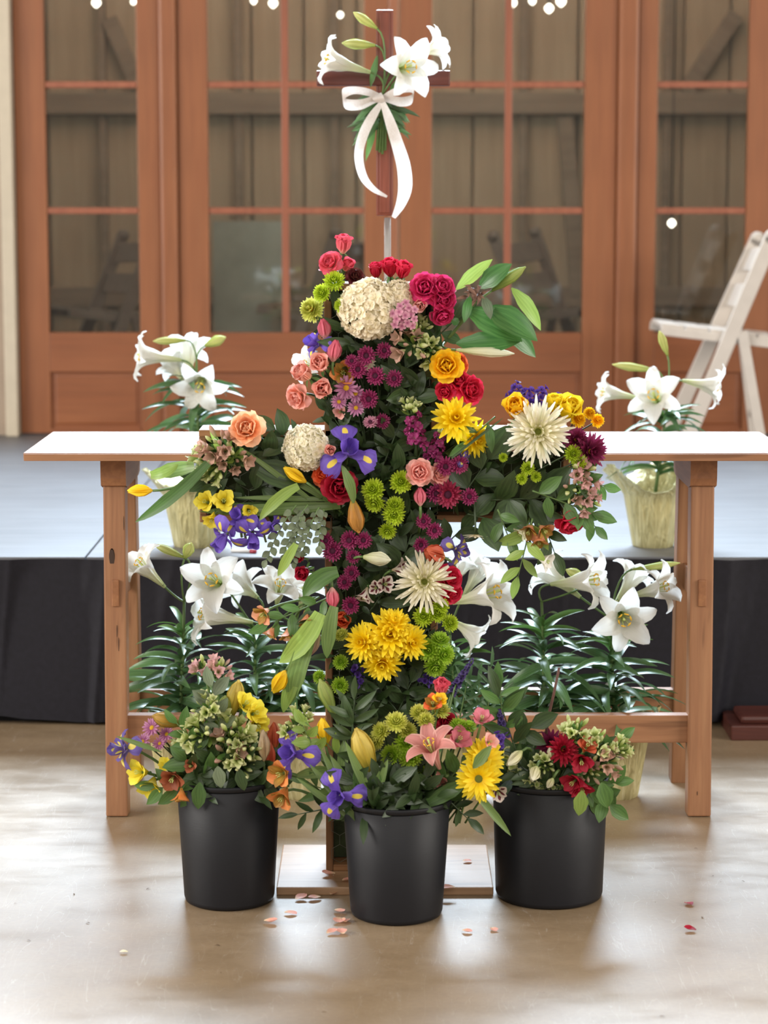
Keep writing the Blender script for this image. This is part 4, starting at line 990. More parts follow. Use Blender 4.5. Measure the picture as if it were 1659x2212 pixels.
lily_plant(fl(648), .205, .080, P(640, 1345, YP_ + .08), 'potted white lily under the table right behind the hanging orange alstroemeria',
    [LB(598, 1305, 606, 1258, YP_, -.05, 118), LB(648, 1312, 662, 1262, YP_, -.02, 112)], [], (.20, .42), 56, .14, 13, GF)
lily_plant(fl(1000), .205, .080, P(972, 1372, YP_), 'potted white lily under the table right behind the spider chrysanthemum with red roses',
    [LB(978, 1302, 1076, 1278, YP_, -.07, 150), LB(972, 1338, 1034, 1378, YP_, -.01, 112), LB(1000, 1290, 1042, 1220, YP_, .05, 112), LB(975, 1270, 1000, 1215, YP_, .02, 90)], [], (.20, .40), 60, .15, 14, GF)
lily_plant(fl(1172), .205, .082, P(1170, 1300, YP_), 'potted white lily under the table behind the bare twig',
    [LB(1190, 1262, 1290, 1252, YP_, -.06, 132)], [BB(1268, 1250, 1222, 1230, YP_, 26)], (.20, .47), 66, .15, 15, GF)
lily_plant(fl(1334), .205, .082, P(1318, 1336, YP_), 'potted white lily under the table beside the clean leg, with a long pointed bud',
    [LB(1254, 1290, 1176, 1232, YP_, .05, 120), LB(1330, 1302, 1374, 1236, YP_, .04, 108), LB(1362, 1288, 1440, 1266, YP_, -.06, 112), LB(1338, 1322, 1350, 1340, YP_, -.12, 138)], [BB(1366, 1230, 1470, 1216, YP_, 19)], (.20, .43), 64, .15, 16, GF)
# ---- lilies tied to the processional cross
YL = 6.40
lb = empty('lily_bunch', P(826, 330, YL)); tag(lb, 'bunch of white lilies with buds tied to the mahogany cross', 'flowers')
knot = P(826, 205, YL - .01)
for ax, ay, bx, by, dY, sz in ((800, 156, 704, 128, -.02, 112), (852, 150, 888, 144, -.09, 132), (905, 118, 950, 100, .02, 104)):
    lily_bloom(lb, P(ax, ay, YL - .02), P(bx, by, YL - .02 + dY), sz * mpp(YL), knot, .5)
lily_bud_part(lb, P(815, 62, YL), P(763, 26, YL), 22 * mpp(YL), knot); lily_bud_part(lb, P(811, 98, YL), P(738, 93, YL), 25 * mpp(YL), knot)
for k in range(4):
    put('stem', mesh('stem', *tube_geo([knot - lb.location, P(818 + 5 * k, 262, YL - .008) - lb.location, P(814 + 6 * k, 325 + 4 * (k % 3), YL) - lb.location], .0038, 6)), G_stem, lb)
rnd = random.Random(21)
for k in range(46):
    yy = rnd.uniform(205, 275); a = rnd.choice((-1, 1)) * rnd.uniform(.3, 1); L = rnd.uniform(55, 85)
    leaf_on(lb, P(825 + 10 * a, yy, YL + rnd.uniform(-.03, .0)), P(825 + a * L, yy + rnd.uniform(-8, 62), YL + rnd.uniform(-.06, .0)), rnd.uniform(10, 15) * mpp(YL), G_lily if k % 4 else G_dark, sag=rnd.uniform(.1, .3), nrm=(0, -1, .5))
for a, b in (((812, 260), (790, 348)), ((835, 262), (862, 345)), ((815, 120), (800, 190)), ((840, 205), (868, 165))):
    leaf_on(lb, P(a[0], a[1], YL - .01), P(b[0], b[1], YL - .02), 15 * mpp(YL), G_mid, sag=.08)
# ---- white ribbon bow
def ribbon_mat():
    m, nt, b, out = newmat('white_ribbon'); n = noise(nt, 220, 2, 0.5, coords(nt)); r = ramp(nt, [(0.3, lin('#d8cec8')), (0.7, lin('#e2dcd7'))]); nt.links.new(n.outputs[0], r.inputs[0])
    nt.links.new(r.outputs[0], b.inputs['Base Color']); b.inputs['Roughness'].default_value = 0.5; b.inputs['Sheen Weight'].default_value = 0.3
    t = nt.nodes.new('ShaderNodeBsdfTranslucent'); nt.links.new(r.outputs[0], t.inputs[0]); mx = nt.nodes.new('ShaderNodeMixShader'); mx.inputs[0].default_value = .35
    nt.links.new(b.outputs[0], mx.inputs[1]); nt.links.new(t.outputs[0], mx.inputs[2]); nt.links.new(mx.outputs[0], out.inputs[0]); return m
M_rib = ribbon_mat()
YR = 6.35
rb_ = empty('ribbon_bow', P(826, 215, YR)); tag(rb_, 'white ribbon bow with two long tails on the mahogany cross', 'ribbon')
def strip(name, rows):
    """rows of (centre, half-width vector); smoothed, with its two faces a little apart"""
    cs = [(Vector(c), Vector(h)) for c, h in rows]; fine = []
    for i in range(len(cs) - 1):
        p0, p1, p2, p3 = cs[max(i - 1, 0)], cs[i], cs[i + 1], cs[min(i + 2, len(cs) - 1)]
        for k in range(5):
            t = k / 5; f = lambda a, b, c, d: .5 * ((2 * b) + (c - a) * t + (2 * a - 5 * b + 4 * c - d) * t * t + (3 * b - a - 3 * c + d) * t ** 3)
            fine.append((f(p0[0], p1[0], p2[0], p3[0]), f(p0[1], p1[1], p2[1], p3[1])))
    fine.append(cs[-1]); vs, fs, uv = [], [], []
    for i, (c, h) in enumerate(fine):
        for j in range(5): q = j / 2 - 1; vs.append(c + h * q - rb_.location); uv.append((j / 4, i / len(fine)))
    for i in range(len(fine) - 1):
        for j in range(4): fs.append((i * 5 + j, i * 5 + j + 1, (i + 1) * 5 + j + 1, (i + 1) * 5 + j))
    return put(name, mesh(name, vs, fs, uv), M_rib, rb_)
def tail(pts):
    rows = []
    for i, (x, y, w, dy) in enumerate(pts):
        a, b = pts[max(i - 1, 0)], pts[min(i + 1, len(pts) - 1)]; tx, ty = b[0] - a[0], b[1] - a[1]; l = math.hypot(tx, ty)
        n = Vector((ty / l, -.35, tx / l)).normalized(); rows.append((P(x, y, YR + dy), n * w * mpp(YR) / 2))
    strip('tail', rows)
tail([(824, 222, 10, -.01), (804, 252, 20, -.03), (785, 290, 22, -.03), (775, 335, 20, -.02), (784, 380, 18, -.01), (806, 408, 13, 0), (836, 425, 5, .01)])
tail([(827, 222, 12, -.015), (842, 262, 22, -.04), (858, 310, 27, -.045), (872, 360, 31, -.04), (875, 405, 31, -.03), (866, 440, 22, -.02), (850, 470, 9, -.01)])
def loop(sgn, pts):
    rows = [(P(x, y, YR + dy), Vector((sgn * .1, -.55, 1)).normalized() * w * mpp(YR) / 2) for x, y, dy, w in pts]; strip('loop', rows)
loop(-1, [(826, 211, 0, 12), (798, 200, -.02, 18), (764, 195, -.03, 18), (741, 204, -.015, 26), (746, 224, .005, 26), (778, 226, -.012, 24), (806, 216, -.012, 18), (822, 213, -.004, 12)])
loop(1, [(826, 211, 0, 12), (848, 200, -.02, 18), (874, 192, -.03, 18), (893, 192, -.015, 22), (890, 214, .005, 24), (868, 220, -.012, 22), (846, 216, -.012, 18), (830, 213, -.004, 12)])
strip('knot', [(P(814, 203, YR - .004), Vector((.012, 0, .004))), (P(817, 212, YR - .022), Vector((.015, 0, .003))), (P(823, 222, YR - .010), Vector((.012, 0, 0)))])
# ================================================================ FLOWERS ON THE CROSS
YFL = 5.045
LF, UP, FR, RT, DN = (-.8, .2, .6), (0, .8, .55), (0, .25, 1), (.8, .2, .6), (0, -.8, .5)
def cl(c, k): return c
# --- top of the upright
F('rosebud', 'coral', 741, 540, 46, (.1, 1, .3), 'coral pink rosebud standing topmost on the flower cross', Y=5.11, anchor=(748, 640, 5.11))
F('rose', 'coral', 714, 569, 52, (-.4, .5, .8), 'half-open coral rose just under the topmost rosebud', Y=5.08, anchor=(740, 650, 5.1))
F('rosebud', 'coral', 747, 580, 36, (.3, .6, .6), 'small coral rosebud tucked between the topmost coral rose and the withered rose', Y=5.10)
F('rose', 'dried', 767, 598, 40, (.2, .4, .8), 'withered dark red rose beside the cream hydrangea', Y=5.09)
F('rosebud', 'red', 813, 594, 38, (-.1, 1, .35), 'narrow red rosebud above the cream hydrangea', Y=5.12, anchor=(815, 660, 5.12))
F('rosebud', 'red', 843, 590, 46, (-.1, 1, .45), 'red rosebud in the middle of three above the hydrangea', Y=5.11, anchor=(840, 660, 5.12))
F('rosebud', 'red', 868, 594, 44, (.2, .8, .5), 'red rosebud above the hydrangea, next to the deep pink roses', Y=5.09, anchor=(860, 660, 5.12))
F('hydrangea', 'hydrangea', 797, 668, 148, (-.05, .15, 1), 'large cream hydrangea head at the top of the flower cross', Y=5.04)
F('hydrangea', 'hydrangea', 862, 640, 82, (.2, .4, 1), 'smaller cream hydrangea head against the large one', Y=5.05)
for x, y, s, f, l in ((918, 622, 64, (-.1, .3, 1), 'deep pink rose touching the cream hydrangea'), (953, 622, 60, (.3, .5, 1), 'deep pink rose below the withered lily, highest of its cluster'),
                      (957, 648, 56, (.4, .0, 1), 'deep pink rose in the middle of its cluster'), (955, 680, 50, (.2, -.6, .8), 'deep pink rose facing down at the foot of its cluster')):
    F('rose', 'hotpink', x, y, s, f, l, Y=5.03)
F('rosebud', 'palepink', 905, 655, 36, (.1, -.2, 1), 'small pale pink rosebud under the deep pink roses', Y=5.04)
F('phlox', 'phlox', 874, 682, 74, (.1, .1, 1), 'pink sweet william cluster on the lower edge of the hydrangea', Y=5.0)
F('pompon', 'green', 722, 607, 50, (-.1, .6, 1), 'green chrysanthemum under the coral roses, upper of two', Y=5.06)
F('pompon', 'green', 696, 633, 44, (-.5, .3, .9), 'green chrysanthemum under the coral roses, lower of two', Y=5.05)
F('pompon', 'green', 736, 660, 34, (-.6, .2, .7), 'little green chrysanthemum half hidden at the edge of the hydrangea', Y=5.03)
F('ball', 'olive', 672, 668, 60, (-.5, .35, .8), 'pale yellow-green domed chrysanthemum beside the hydrangea', Y=5.06)
# --- withered lily with broad leaves
wl = empty('withered_lily', P(1000, 700, 5.04)); tag(wl, 'withered lily stem with broad glossy leaves and a green bud beside the deep pink roses', 'flower')
for a, b, w, mat, sg, dY in (((985, 626), (1064, 560), 30, G_light, .1, .03), ((1035, 622), (1106, 570), 44, G_broad, .12, -.02), ((1105, 622), (1168, 714), 34, G_light, .25, -.01), ((1050, 664), (1161, 737), 62, G_broad, .16, -.05),
                             ((1008, 668), (1128, 738), 64, G_broad, .1, -.03), ((985, 742), (1126, 737), 52, G_broad, -.06, -.03), ((1075, 690), (1157, 772), 46, G_broad, .1, .02), ((990, 700), (975, 690), 20, G_broad, .1, 0), ((1015, 640), (1002, 698), 22, G_broad, .1, -.02), ((1045, 640), (1060, 690), 24, G_grey, .1, -.03)):
    leaf_on(wl, P(a[0], a[1], 5.03), P(b[0], b[1], 5.03 + dY), w * mpp(5.03), mat, sag=sg, nrm=(.1, -1, .5), prof=BROAD, fold=.2)
lily_bud_part(wl, P(1062, 628, 5.03), P(1136, 576, 5.01), 30 * mpp(5.03), P(1020, 660, 5.05), 'lilybudgreen')
lily_bud_part(wl, P(985, 756, 5.02), P(1112, 764, 5.0), 24 * mpp(5.03), P(960, 740, 5.06), 'whitebud')
stem_to(wl, P(1030, 640, 5.03), P(1010, 690, 5.05), P(940, 760, 5.08), .004)
rnd = random.Random(4)
for k in range(15):
    a = rnd.uniform(0, 6.28); x0, y0 = 1025 + rnd.uniform(-18, 18), 630 + rnd.uniform(-14, 14); L = rnd.uniform(14, 30)
    leaf_on(wl, P(x0, y0, 5.02), P(x0 + L * math.cos(a), y0 + L * math.sin(a), 4.99), rnd.uniform(6, 11) * mpp(5), plain('withered', '#6e4f40', .8, var=.4, scale=80), sag=.3, name='withered_petal')
# --- shoulder of the upright
AB('tulip', 'pinktulip', (703, 733), (697, 692), 34, 'small closed pink tulip above the coral tulip', Y=5.04, anchor=(735, 800, 5.08))
AB('tulip', 'pinktulip', (719, 782), (726, 738), 38, 'closed coral-pink tulip beside the orange alstroemeria', Y=5.03, anchor=(745, 850, 5.08))
F('iris', 'iris', 683, 742, 74, (-.7, .3, .6), 'purple iris leaning off the shoulder of the upright, above a white lily', Y=5.05, roll=.6)
wlily = empty('lily', P(700, 800, 5.12)); tag(wlily, 'white lily bloom peeping out behind the peach roses', 'flower')
lily_bloom(wlily, P(706, 790, 5.12), P(662, 776, 5.08), 86 * mpp(5.1), P(730, 800, 5.14), .2, part=False)
for x, y, s, f, l in ((697, 790, 52, (-.3, .4, 1), 'peach rose right below the purple iris'), (664, 812, 52, (-.6, .5, .7), 'peach rose above the frilled pink-edged one'), (645, 857, 56, (-.6, -.3, .8), 'outermost frilled peach rose with a pink edge'),
                      (702, 842, 52, (-.2, .2, 1), 'peach rose next to the lavender daisies')):
    F('rose' if s > 54 else 'rosebud', 'peach', x, y, s, f, l, Y=5.03, anchor=(715, 880, 5.08))
F('alstro', 'tangerine', 742, 806, 62, (-.1, .2, 1), 'orange alstroemeria between peach roses and maroon chrysanthemums', Y=5.04)
GM = 'maroon button chrysanthemums under the hydrangea'
F('button', 'cream', 790, 782, 44, (0, -.3, 1), 'cream-backed button chrysanthemum under a maroon one', Y=5.04)
for x, y, s, l in ((791, 768, 44, 'maroon button chrysanthemum resting on a cream one'), (830, 757, 38, 'maroon button chrysanthemum straight below the hydrangea, highest of its cluster'), (773, 798, 42, 'maroon button chrysanthemum touching the orange alstroemeria'),
                   (811, 812, 44, 'maroon button chrysanthemum in the middle of its cluster below the hydrangea'), (852, 818, 40, 'maroon button chrysanthemum farthest from the peach roses'), (797, 862, 44, 'dark maroon chrysanthemum above the lavender daisy with open rays'), (760, 780, 32, 'small maroon chrysanthemum behind the orange alstroemeria')):
    F('button', 'maroon', x, y, s, (random.uniform(-.2, .2), random.uniform(0, .4), 1), l, Y=5.02, anchor=(815, 930, 5.08), group=GM)
F('button', 'maroon', 826, 910, 36, (.1, .2, 1), 'maroon chrysanthemum above the big purple iris', Y=5.05)
F('button', 'phlox', 800, 912, 34, (-.1, .5, .6), 'pink-white chrysanthemum seen from its side above the big iris', Y=5.04)
for x, y, s, l in ((748, 838, 52, 'lavender daisy against the peach rose'), (768, 850, 40, 'lavender daisy under the maroon chrysanthemums'), (769, 881, 38, 'lavender daisy with open rays, lowest of its cluster'), (732, 868, 34, 'lavender daisy by the little peach bloom')):
    F('daisy1', 'lavender', x, y, s, (random.uniform(-.3, .2), .2, 1), l, Y=5.03, anchor=(790, 960, 5.08))
F('alstro', 'palepink', 735, 890, 34, (-.3, 0, 1), 'little peach alstroemeria at the edge of the upright', Y=5.05)
GB = 'pale alstroemeria clusters'
F('budcluster', 'dusty', 893, 742, 76, (0, .3, 1), 'greenish cream alstroemeria cluster below the sweet william', Y=5.03)
F('budcluster', 'palegreen', 930, 755, 62, (.3, .1, 1), 'pale green bud cluster beside the yellow rose', Y=5.04)
F('budcluster', 'palegreen', 905, 712, 56, (.2, .7, .8), 'green bud cluster right under the sweet william', Y=5.05)
F('rose', 'orange', 985, 786, 56, (.5, .5, .6), 'orange-red rose behind the yellow rose', Y=5.06)
F('rose', 'gold', 965, 790, 68, (-.1, .25, 1), 'large yellow rose with orange-red neighbour', Y=5.01)
for x, y, s, f, l in ((992, 825, 50, (.1, .6, .8), 'crimson rose right below the yellow rose'), (1015, 842, 62, (.5, .1, .9), 'wide open crimson rose at the edge of the upright'), (962, 845, 44, (-.4, -.1, 1), 'crimson rose above the big yellow daisies')):
    F('rose', 'red', x, y, s, f, l, Y=5.03)
F('daisy', 'yellow', 984, 905, 100, (.1, .35, 1), 'big yellow daisy below the crimson roses, upper of two', Y=5.01, center='full')
F('daisy', 'yellow', 1026, 947, 84, (.55, -.25, .8), 'big yellow daisy facing down beside another', Y=5.03, center='full')
F('stock', 'magenta', 895, 925, 80, (-.15, 1, .2), 'magenta stock spike beside the big yellow daisies', Y=5.02)
F('stock', 'magenta', 945, 962, 66, (.3, .9, .3), 'short magenta stock spike under the big yellow daisies', Y=5.03)
F('budcluster', 'palegreen', 888, 882, 46, (-.1, .8, .5), 'pale green bud tip above the magenta stock', Y=5.03)
# --- crossing
F('iris', 'iris', 752, 975, 124, (.1, .35, .9), 'large purple iris with yellow marks at the crossing of the cross', Y=4.99, roll=2.2)
F('hydrangea', 'cream', 661, 966, 112, (-.15, .25, 1), 'round ruffled cream flower head on the arm beside the large iris', Y=5.02)
F('rosebud', 'peach', 713, 975, 30, (0, .3, 1), 'tiny peach rosebud between the ruffled cream flower head and the large iris', Y=4.99)
F('rose', 'orange', 699, 1026, 50, (-.3, .3, 1), 'orange rose under the ruffled cream flower head', Y=5.02)
F('rose', 'crimson', 733, 1050, 74, (.1, -.1, 1), 'red rose below the large iris', Y=5.0)
AB('tulip', 'yellowtulip', (662, 1042), (617, 1012), 30, 'yellow tulip lying on the arm below the ruffled cream flower head', Y=5.01, anchor=(740, 1110, 5.05))
AB('lilybud', 'lilybudorange', (762, 1080), (775, 1152), 42, 'orange lily bud hanging below the red rose', Y=4.99, anchor=(752, 1010, 5.03))
LEAF((738, 1005), (764, 1092), 24, 'tulip', 'pale green leaf curling from the large iris to the orange lily bud', Y=4.985, sag=.25, side=-.1)
F('rose', 'palepink', 906, 1020, 56, (.05, .15, 1), 'pale pink rose with a coral heart near the crossing', Y=4.99)
F('rose', 'palepink', 948, 1024, 46, (.4, .1, .9), 'pale pink rose turned away beside another', Y=5.02)
F('iris', 'irispale', 1000, 988, 44, (.6, .6, .5), 'small pale violet iris opening under the yellow daisies', Y=5.02, roll=.3)
GC = 'maroon chrysanthemums around the crossing'
for x, y, s, c, l in ((962, 1008, 44, 'maroon', 'maroon chrysanthemum beside the pale pink roses'), (992, 1004, 44, 'maroon', 'maroon chrysanthemum right under the pale violet iris'), (942, 1066, 46, 'maroon', 'maroon chrysanthemum touching the pink tulip by the crossing'),
                      (968, 1068, 64, 'redmaroon', 'large red-maroon chrysanthemum under the pale pink roses'), (1014, 1073, 40, 'maroon', 'maroon chrysanthemum alone on the dark leaves of the arm'), (915, 1126, 36, 'maroon', 'maroon chrysanthemum, highest of three above the orange tulip'),
                      (938, 1146, 38, 'maroon', 'maroon chrysanthemum, middle of three above the orange tulip'), (909, 1177, 36, 'maroon', 'maroon chrysanthemum touching the orange tulip')):
    F('button', c, x, y, s, (random.uniform(-.2, .3), random.uniform(-.1, .3), 1), l, Y=5.01)
AB('tulip', 'pinktulip', (908, 1094), (907, 1056), 30, 'small pink tulip under the pale pink rose', Y=5.0, anchor=(905, 1150, 5.06))
for x, y, s, f, l in ((866, 1041, 54, (.1, .3, 1), 'green chrysanthemum beside the pale pink rose'), (806, 1058, 54, (-.2, .4, .9), 'green chrysanthemum beside the red rose, upper of two'), (809, 1086, 48, (-.2, -.3, .8), 'green chrysanthemum beside the red rose, lower of two'),
                      (853, 1092, 46, (-.1, .6, .9), 'green chrysanthemum on top of another by the orange lily bud'), (851, 1112, 52, (0, 0, 1), 'bright green chrysanthemum facing out near the orange lily bud'), (837, 1147, 42, (-.1, -.4, .8), 'dull green chrysanthemum, lowest of its string')):
    F('pompon', 'green', x, y, s, f, l, Y=5.0, anchor=(840, 1190, 5.07))
# --- lower upright
for x, y, s, l in ((755, 1167, 44, 'maroon chrysanthemum under the orange lily bud'), (785, 1167, 40, 'maroon chrysanthemum next to the pale lily bud'), (719, 1190, 48, 'bright maroon chrysanthemum beside the eucalyptus'), (704, 1168, 38, 'maroon chrysanthemum half hidden behind the eucalyptus'),
                   (763, 1202, 34, 'maroon chrysanthemum tucked deep under two others'), (760, 1238, 38, 'maroon chrysanthemum above the pink hanging tulip, upper of two'), (744, 1258, 36, 'maroon chrysanthemum above the pink hanging tulip, lower of two'), (757, 1308, 42, 'dark maroon chrysanthemum beside the pink hanging tulip')):
    F('button', 'maroon', x, y, s, (random.uniform(-.3, .1), random.uniform(0, .3), 1), l, Y=5.01)
F('rosebud', 'crimson', 660, 1232, 40, (-.4, -.2, .9), 'dark red rosebud hanging in the eucalyptus', Y=5.03)
F('rosebud', 'crimson', 652, 1204, 28, (-.4, .2, .9), 'tiny dark red rosebud between eucalyptus leaves', Y=5.04)
F('rosebud', 'orange', 745, 1330, 46, (-.2, -.2, 1), 'orange-red rose behind the pink hanging tulip', Y=5.06)
AB('lilybud', 'whitebud', (785, 1203), (845, 1210), 32, 'pale greenish lily bud lying across the lower upright', Y=4.99, dY=-.02, anchor=(760, 1230, 5.06))
for x, y, s, f, l in ((832, 1262, 44, (.3, .2, 1), 'white alstroemeria with maroon streaks beside the spider chrysanthemum'), (788, 1288, 50, (-.3, -.9, .4), 'white alstroemeria with maroon streaks hanging head down'), (866, 1228, 50, (.9, .2, .3), 'white alstroemeria with maroon streaks seen from its side'), (812, 1270, 36, (-.2, .1, 1), 'small streaked white alstroemeria between two larger ones')):
    F('alstro', 'striped', x, y, s, f, l, Y=5.01)
F('rose', 'red', 970, 1250, 60, (.6, .2, .8), 'red rose half hidden behind the spider chrysanthemum, upper of two', Y=5.03)
F('rose', 'red', 975, 1280, 52, (.6, -.3, .8), 'red rose half hidden behind the spider chrysanthemum, lower of two', Y=5.04)
F('spider', 'spider', 917, 1256, 124, (-.05, .05, 1), 'white spider chrysanthemum with a green heart in front of red roses', Y=4.985)
AB('tulip', 'tulipred', (960, 1205), (922, 1190), 46, 'open orange-red tulip above the spider chrysanthemum', Y=5.0, dY=-.03, anchor=(985, 1230, 5.06))
F('iris', 'irispale', 988, 1188, 74, (.7, -.1, .7), 'pale violet iris beside the orange-red tulip', Y=5.02, roll=1.1)
AB('tulip', 'pinktulip', (717, 1268), (719, 1312), 32, 'pink tulip hanging head down beside maroon chrysanthemums', Y=4.99, anchor=(715, 1235, 5.04))
GO = 'orange alstroemeria hanging off the upright'
for x, y, s, f, l in ((568, 1326, 56, (-.5, -.3, .7), 'orange alstroemeria farthest out on the hanging spray'), (624, 1372, 54, (-.1, -.9, .4), 'orange alstroemeria hanging lowest on the spray over the lilies'), (663, 1338, 52, (.2, -.8, .5), 'orange alstroemeria nearest the pink hanging tulip'), (584, 1368, 40, (-.4, -.8, .3), 'small orange alstroemeria behind green leaves of the spray')):
    F('alstro', 'dullorange', x, y, s, f, l, Y=4.99, anchor=(690, 1290, 5.03), group=GO)
SPRIG((712, 1290), (575, 1350), 8, 24, 52, 'mid', 'leafy sprig among the hanging orange alstroemeria', Y=4.995, prof=BROAD, droop=.3)
SPRIG((708, 1300), (640, 1385), 6, 22, 50, 'dark', 'dark leafy sprig beneath the hanging orange alstroemeria', Y=5.0, prof=BROAD, droop=.3)
AB('lilybud', 'dusty', (690, 1360), (672, 1415), 22, 'folded dusty orange bud on the hanging tulip leaves', Y=4.99, anchor=(700, 1320, 5.04))
AB('tulip', 'yellowtulip', (618, 1448), (592, 1492), 40, 'yellow tulip hanging low among broad pale leaves', Y=4.97, anchor=(660, 1390, 5.02))
for i, (a, b, w, g, sd, l) in enumerate((((692, 1325), (603, 1432), 46, 'light', -.15, 'broad yellow-green leaf curving over the white lilies'), ((672, 1372), (628, 1522), 42, 'tulip', .08, 'long pale tulip leaf hanging beside the yellow tulip'), ((722, 1310), (706, 1422), 32, 'tulip', .05, 'upright grey-green tulip leaf below the pink hanging tulip'),
        ((730, 1235), (655, 1290), 40, 'mid', .2, 'broad green leaf above the pink hanging tulip'), ((655, 1440), (612, 1540), 30, 'light', .1, 'narrow pale leaf tip behind the yellow tulip'), ((640, 1175), (600, 1245), 22, 'light', 0, 'pale pointed leaf standing among the eucalyptus'))):
    LEAF(a, b, w, g, l, Y=4.98, sag=.15, side=sd, prof=STRAP)
for x, y, s, f, l in ((842, 1372, 112, (.05, .35, 1), 'largest yellow daisy in the middle of its cluster on the lower upright'), (786, 1388, 88, (-.5, .2, .9), 'yellow daisy of the lower cluster turned towards the green leaves'), (888, 1388, 80, (.5, .1, .9), 'yellow daisy of the lower cluster touching the green chrysanthemums'),
                      (826, 1430, 90, (-.05, -.35, .9), 'yellow daisy facing down, lowest of its cluster'), (852, 1346, 76, (.2, .8, .6), 'yellow daisy with an orange tinge, topmost of its cluster')):
    F('daisy', 'yellow', x, y, s, f, l, Y=4.985, center='full', anchor=(840, 1480, 5.07))
for x, y, s, f, c, l in ((915, 1332, 50, (-.1, .4, 1), 'green', 'green chrysanthemum under the spider chrysanthemum'), (945, 1326, 46, (.2, .5, .9), 'green', 'green chrysanthemum under the red roses'), (972, 1346, 42, (.5, .3, .8), 'green', 'green chrysanthemum farthest out beside the white lily'),
                         (953, 1308, 40, (.3, .6, .6), 'green', 'green chrysanthemum topmost below the red roses'), (950, 1384, 50, (.2, .8, .6), 'lime', 'deep green chrysanthemum seen edge-on above its cluster'), (926, 1404, 58, (-.1, .1, 1), 'lime', 'deep green chrysanthemum touching the yellow daisies'), (958, 1414, 54, (.4, .1, .9), 'lime', 'deep green chrysanthemum at the outer edge of its cluster'), (940, 1440, 54, (.1, -.5, .9), 'lime', 'deep green chrysanthemum lowest of its cluster'),
                         (736, 1430, 38, (-.2, .3, .9), 'lime', 'small green chrysanthemum on the upright, upper of two'), (735, 1481, 42, (-.1, 0, 1), 'lime', 'small green chrysanthemum on the upright, lower of two'), (690, 1462, 34, (-.6, .4, .6), 'lime', 'small green chrysanthemum at the tip of the tall green lily bud'), (738, 1372, 36, (-.4, .6, .4), 'olive', 'dull green chrysanthemum behind the hanging tulip leaf')):
    F('pompon', c, x, y, s, f, l, Y=5.0, anchor=(x * .5 + 420, y + 60, 5.08))
F('statice', 'purple', 772, 1458, 50, (0, 1, .4), 'purple statice deep among leaves below the yellow daisies', Y=5.06)
F('statice', 'purple', 930, 1462, 44, (.6, .7, .4), 'purple statice below the deep green chrysanthemums', Y=5.04)
# --- arm with the yellow tulip
F('rose', 'apricot', 534, 926, 74, (-.15, .35, 1), 'large apricot rose on top of the arm', Y=5.0, anchor=(620, 980, 5.08))
for x, y, s, f, c, l in ((470, 965, 78, (-.6, .5, .7), 'dusty', 'dusty pink alstroemeria cluster at the end of the arm'), (500, 985, 74, (-.1, .2, 1), 'dusty', 'dusty pink alstroemeria cluster below the apricot rose'), (440, 985, 60, (-.8, .1, .7), 'palegreen', 'pale green bud cluster at the tip of the arm'), (462, 1015, 66, (-.7, -.5, .7), 'palegreen', 'pale green bud cluster under the arm tip')):
    F('budcluster', c, x, y, s, f, l, Y=5.02, anchor=(620, 1040, 5.07))
AB('tulip', 'yellowtulip', (330, 1060), (280, 1061), 32, 'yellow tulip reaching far out past the end of the arm', Y=5.0, anchor=(470, 1015, 5.05))
LEAF((450, 1000), (292, 1128), 28, 'mid', 'long tulip leaf drooping under the outermost yellow tulip', Y=4.99, sag=.1, side=-.1, prof=STRAP)
LEAF((420, 1008), (326, 1026), 34, 'tulip', 'tulip leaf curling back above the outermost yellow tulip', Y=5.01, sag=-.35, side=.1, prof=STRAP)
LEAF((326, 1026), (385, 1003), 26, 'light', 'curled tip of a tulip leaf above the outermost yellow tulip', Y=5.0, sag=.6, side=.3, prof=STRAP)
for i, (a, b, w, bd, l) in enumerate((((690, 1095), (510, 960), 12, 0, 'long tulip stem running from the arm tip to the crossing'), ((710, 1085), (560, 1000), 13, .03, 'thick pale tulip stem along the middle of the arm'), ((735, 1092), (430, 1105), 26, -.03, 'long leaf lying along the lower edge of the arm'), ((700, 1100), (560, 1115), 30, .12, 'broad tulip leaf bending down under the arm'), ((720, 1080), (505, 1075), 12, 0, 'thin straight stem along the arm above the yellow freesia'), ((560, 1010), (660, 1040), 60, .05, 'dark broad leaf lying flat on the arm'))):
    LEAF(a, b, w, 'dark' if i == 5 else 'tulip', l, Y=5.03, sag=.05, side=bd, prof=STRAP)
LEAF((645, 1050), (560, 1125), 26, 'light', 'pale leaf crossing the purple irises under the arm', Y=4.99, sag=.12, side=.12, prof=STRAP)
for x, y, s, f, l in ((444, 1084, 50, (-.4, .3, .9), 'yellow freesia farthest from the crossing'), (483, 1082, 54, (.1, .3, 1), 'yellow freesia above the purple iris'), (458, 1122, 46, (-.2, -.7, .7), 'yellow freesia drooping beside the purple irises'), (538, 1104, 38, (.2, -.1, .9), 'dull yellow freesia half hidden under the arm')):
    F('freesia', 'softyellow', x, y, s, f, l, Y=5.01, anchor=(600, 1090, 5.06))
F('iris', 'iris', 515, 1120, 78, (-.2, .5, .8), 'purple iris under the arm with an upright yellow-marked petal', Y=5.0, roll=.4)
F('iris', 'iris', 486, 1160, 92, (-.5, -.6, .5), 'purple iris drooping with one broad hanging petal', Y=4.99, roll=1.9)
F('iris', 'iris', 546, 1156, 84, (.1, -.7, .7), 'purple iris hanging below the arm beside the drooping one', Y=5.0, roll=.9)
F('iris', 'iris', 588, 1136, 60, (.5, 0, .8), 'purple iris next to the eucalyptus under the arm', Y=5.01, roll=1.3)
